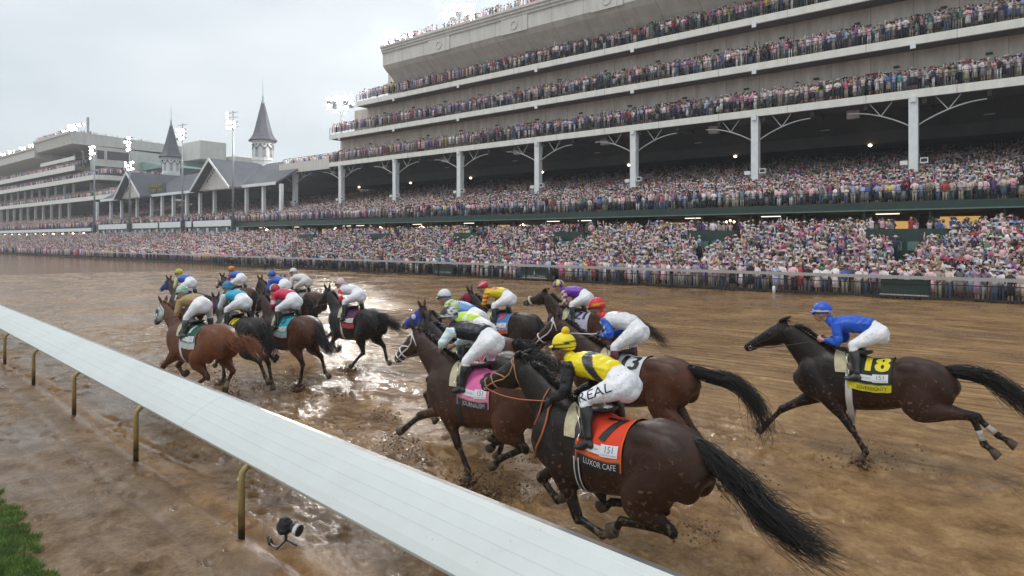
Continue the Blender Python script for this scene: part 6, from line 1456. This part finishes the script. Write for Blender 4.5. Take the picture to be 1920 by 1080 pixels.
q = MB(); q.tube([(-.06, 0, .13), (-.06, 0, .05)], .016, 8); [q.tube([(-.06, 0, .06), (-.06 + .12 * math.cos(a), .12 * math.sin(a), .005)], .010, 6) for a in (0.3, 2.4, 4.5)]; q.build('ground_tripod', M['black'], kc)
q = MB(); q.tube([(-.20, -.07, .03), (-.28, .0, .045)], .026, 10); q.build('battery_grip', M['black'], kc, True); q = MB(); q.tube(catmull([(-.20, -.07, .035), (-.15, -.08, .015), (-.10, -.05, .02), (-.06, 0, .07)], 10), .005, 5); q.build('cable', M['grey'], kc)

# ------------------------------------------------------------------ flying mud
mudm = mat('flying_mud', (.17, .10, .045), .3, noise=(20, .4)); V_ = []; F_ = []
def clod(c, r, el=1.0):
    global V_, F_
    v, f = ellipsoid(c, (r * R.uniform(.7, 1.5) * el, r * R.uniform(.6, 1.2), r * R.uniform(.5, 1.1)), 5 if r < .02 else 7, Matrix.Rotation(R.uniform(0, 3), 3, Vector((R.random(), R.random(), R.random() + .01)).normalized()))
    v = [p + Vector((R.gauss(0, r * .18), R.gauss(0, r * .18), R.gauss(0, r * .18))) for p in v]; b = len(V_); V_ += v; F_ += [tuple(i + b for i in q_) for q_ in f]
def burst(H, key, n, spread=.28, rise=.35, lump=True, dn=.0):
    kn, fe, ho, co_, pd = H.legs[key]; w = H.root.matrix_world if False else Matrix.Translation(H.root.location) @ Matrix.Rotation(H.root.rotation_euler.z, 4, 'Z'); p = w @ ho
    for k in range(int(n * 1.5)):
        d = abs(R.gauss(0, 1)); q_ = Vector((p.x + R.gauss(.12, spread), p.y + R.gauss(0, spread * .8), max(.01, abs(R.gauss(0, rise * .5)) * (1.2 - min(1, d * .3))))); clod(q_, R.choice((.004, .006, .008, .011, .016)))
    if lump:
        for k in range(34):
            a = R.uniform(0, 6.28); r_ = R.uniform(.02, .14); clod(Vector((p.x + r_ * math.cos(a), p.y + r_ * math.sin(a), R.uniform(.0, .11))), R.uniform(.015, .038))
for H_, k_, n_ in ((hC, 'NF', 260), (hC, 'NH', 300), (hC, 'FF', 120), (hP, 'NH', 260), (hQ, 'NH', 320), (hB, 'NF', 120), (hD, 'NH', 120), (hL, 'NF', 200), (hJ, 'FH', 220), (hG, 'NH', 200)): burst(H_, k_, n_, lump=k_ in ('NF', 'NH'))
for k in range(420): x, y = R.gauss(-6.9, 1.2), R.gauss(5.4, .55); clod(Vector((x, y, abs(R.gauss(0, .14)) + .005)), R.choice((.004, .006, .008, .012)))
for k in range(300): x, y = R.gauss(-9.4, 1.0), R.gauss(6.3, .8); clod(Vector((x, y, abs(R.gauss(0, .16)) + .005)), R.choice((.005, .007, .010, .015)))
def crown(px, py, n=150, r0=.14, h=.20):
    z_ = 3840 / (py - 450); x, y = cw((px - 960) / 1200 * z_, z_)
    for k in range(n):
        a = R.uniform(0, 6.283); u = abs(R.gauss(0, .5)); r_ = r0 * (1 + u * 1.2); clod(Vector((x + r_ * math.cos(a) * 1.25, y + r_ * math.sin(a), max(.0, h * (1.0 - abs(u - .5)) * R.random()))), R.choice((.005, .008, .011, .016) if u < .5 else (.004, .005, .008)))
for px, py in ((488, 733), (432, 742), (573, 756), (758, 838), (725, 786), (985, 860), (905, 812), (560, 700), (640, 745), (1300, 1010), (1240, 930)): crown(px, py)
m_ = MB(); m_.add(V_, F_); tag(m_.build('mud_splash', mudm, None, True), 'clods and drops of mud thrown up by the hooves', 'mud', kind='stuff')

# ------------------------------------------------------------------ track side extras
for (x, y, tp, lb, rz_) in ((-67.9, 35.6, (.03, .03, .035), 'photographer in dark clothes crouching on the track left of centre, by the outer rail', -70), (-66.2, 38.6, (.20, .20, .22), 'photographer in grey jacket crouching on the track against the outer rail fence', -110)):
    V, T, K = persongeo(77, 2, 0, 1, False); V = V.copy(); V[:, 2] = np.where(V[:, 2] > .5, V[:, 2] - .45 * np.minimum(1, (V[:, 2] - .5) / .4), V[:, 2]); V[(K == 2)] *= (1.15, 1.1, 1)
    pc = np.array([(.4, .25, .18), tp, (.03, .03, .04), (.02, .015, .01), tp, (.02, .02, .02), (.01, .01, .01), (.3, .1, .1)]); me = fastmesh('person', V, T, pc[K]); smooth(me)
    o = link('person', me, M['person']); o.location = (x, y, 0); o.rotation_euler = (0, 0, math.radians(rz_)); tag(o, lb, 'person')
o = empty('marker_post', (xr(1451) * 39.5, 39.5, 0)); tag(o, 'short white marker post standing before the outer rail', 'post')
q = MB(); q.lathe([(.09, 0), (.09, .42), (.05, .46)], n=14); q.build('base', M['white'], o, True); q = MB(); q.tube([(0, 0, .45), (0, 0, 1.0)], .018, 6); q.build('rod', M['grey'], o)
# ------------------------------------------------------------------ wet air
HAZE = 0.0007
hb = MB(); hb.box(-420, 160, -60, 190, -1.2, 60); hm = bpy.data.materials.new('haze'); hm.use_nodes = True; t = hm.node_tree; t.nodes.clear()
ou = t.nodes.new('ShaderNodeOutputMaterial'); pv = t.nodes.new('ShaderNodeVolumePrincipled'); pv.inputs['Color'].default_value = (.93, .96, 1, 1); pv.inputs['Density'].default_value = HAZE; pv.inputs['Anisotropy'].default_value = 0.3
t.links.new(pv.outputs[0], ou.inputs['Volume']); tag(hb.build('haze', hm), 'thin rain haze over the track', kind='stuff')
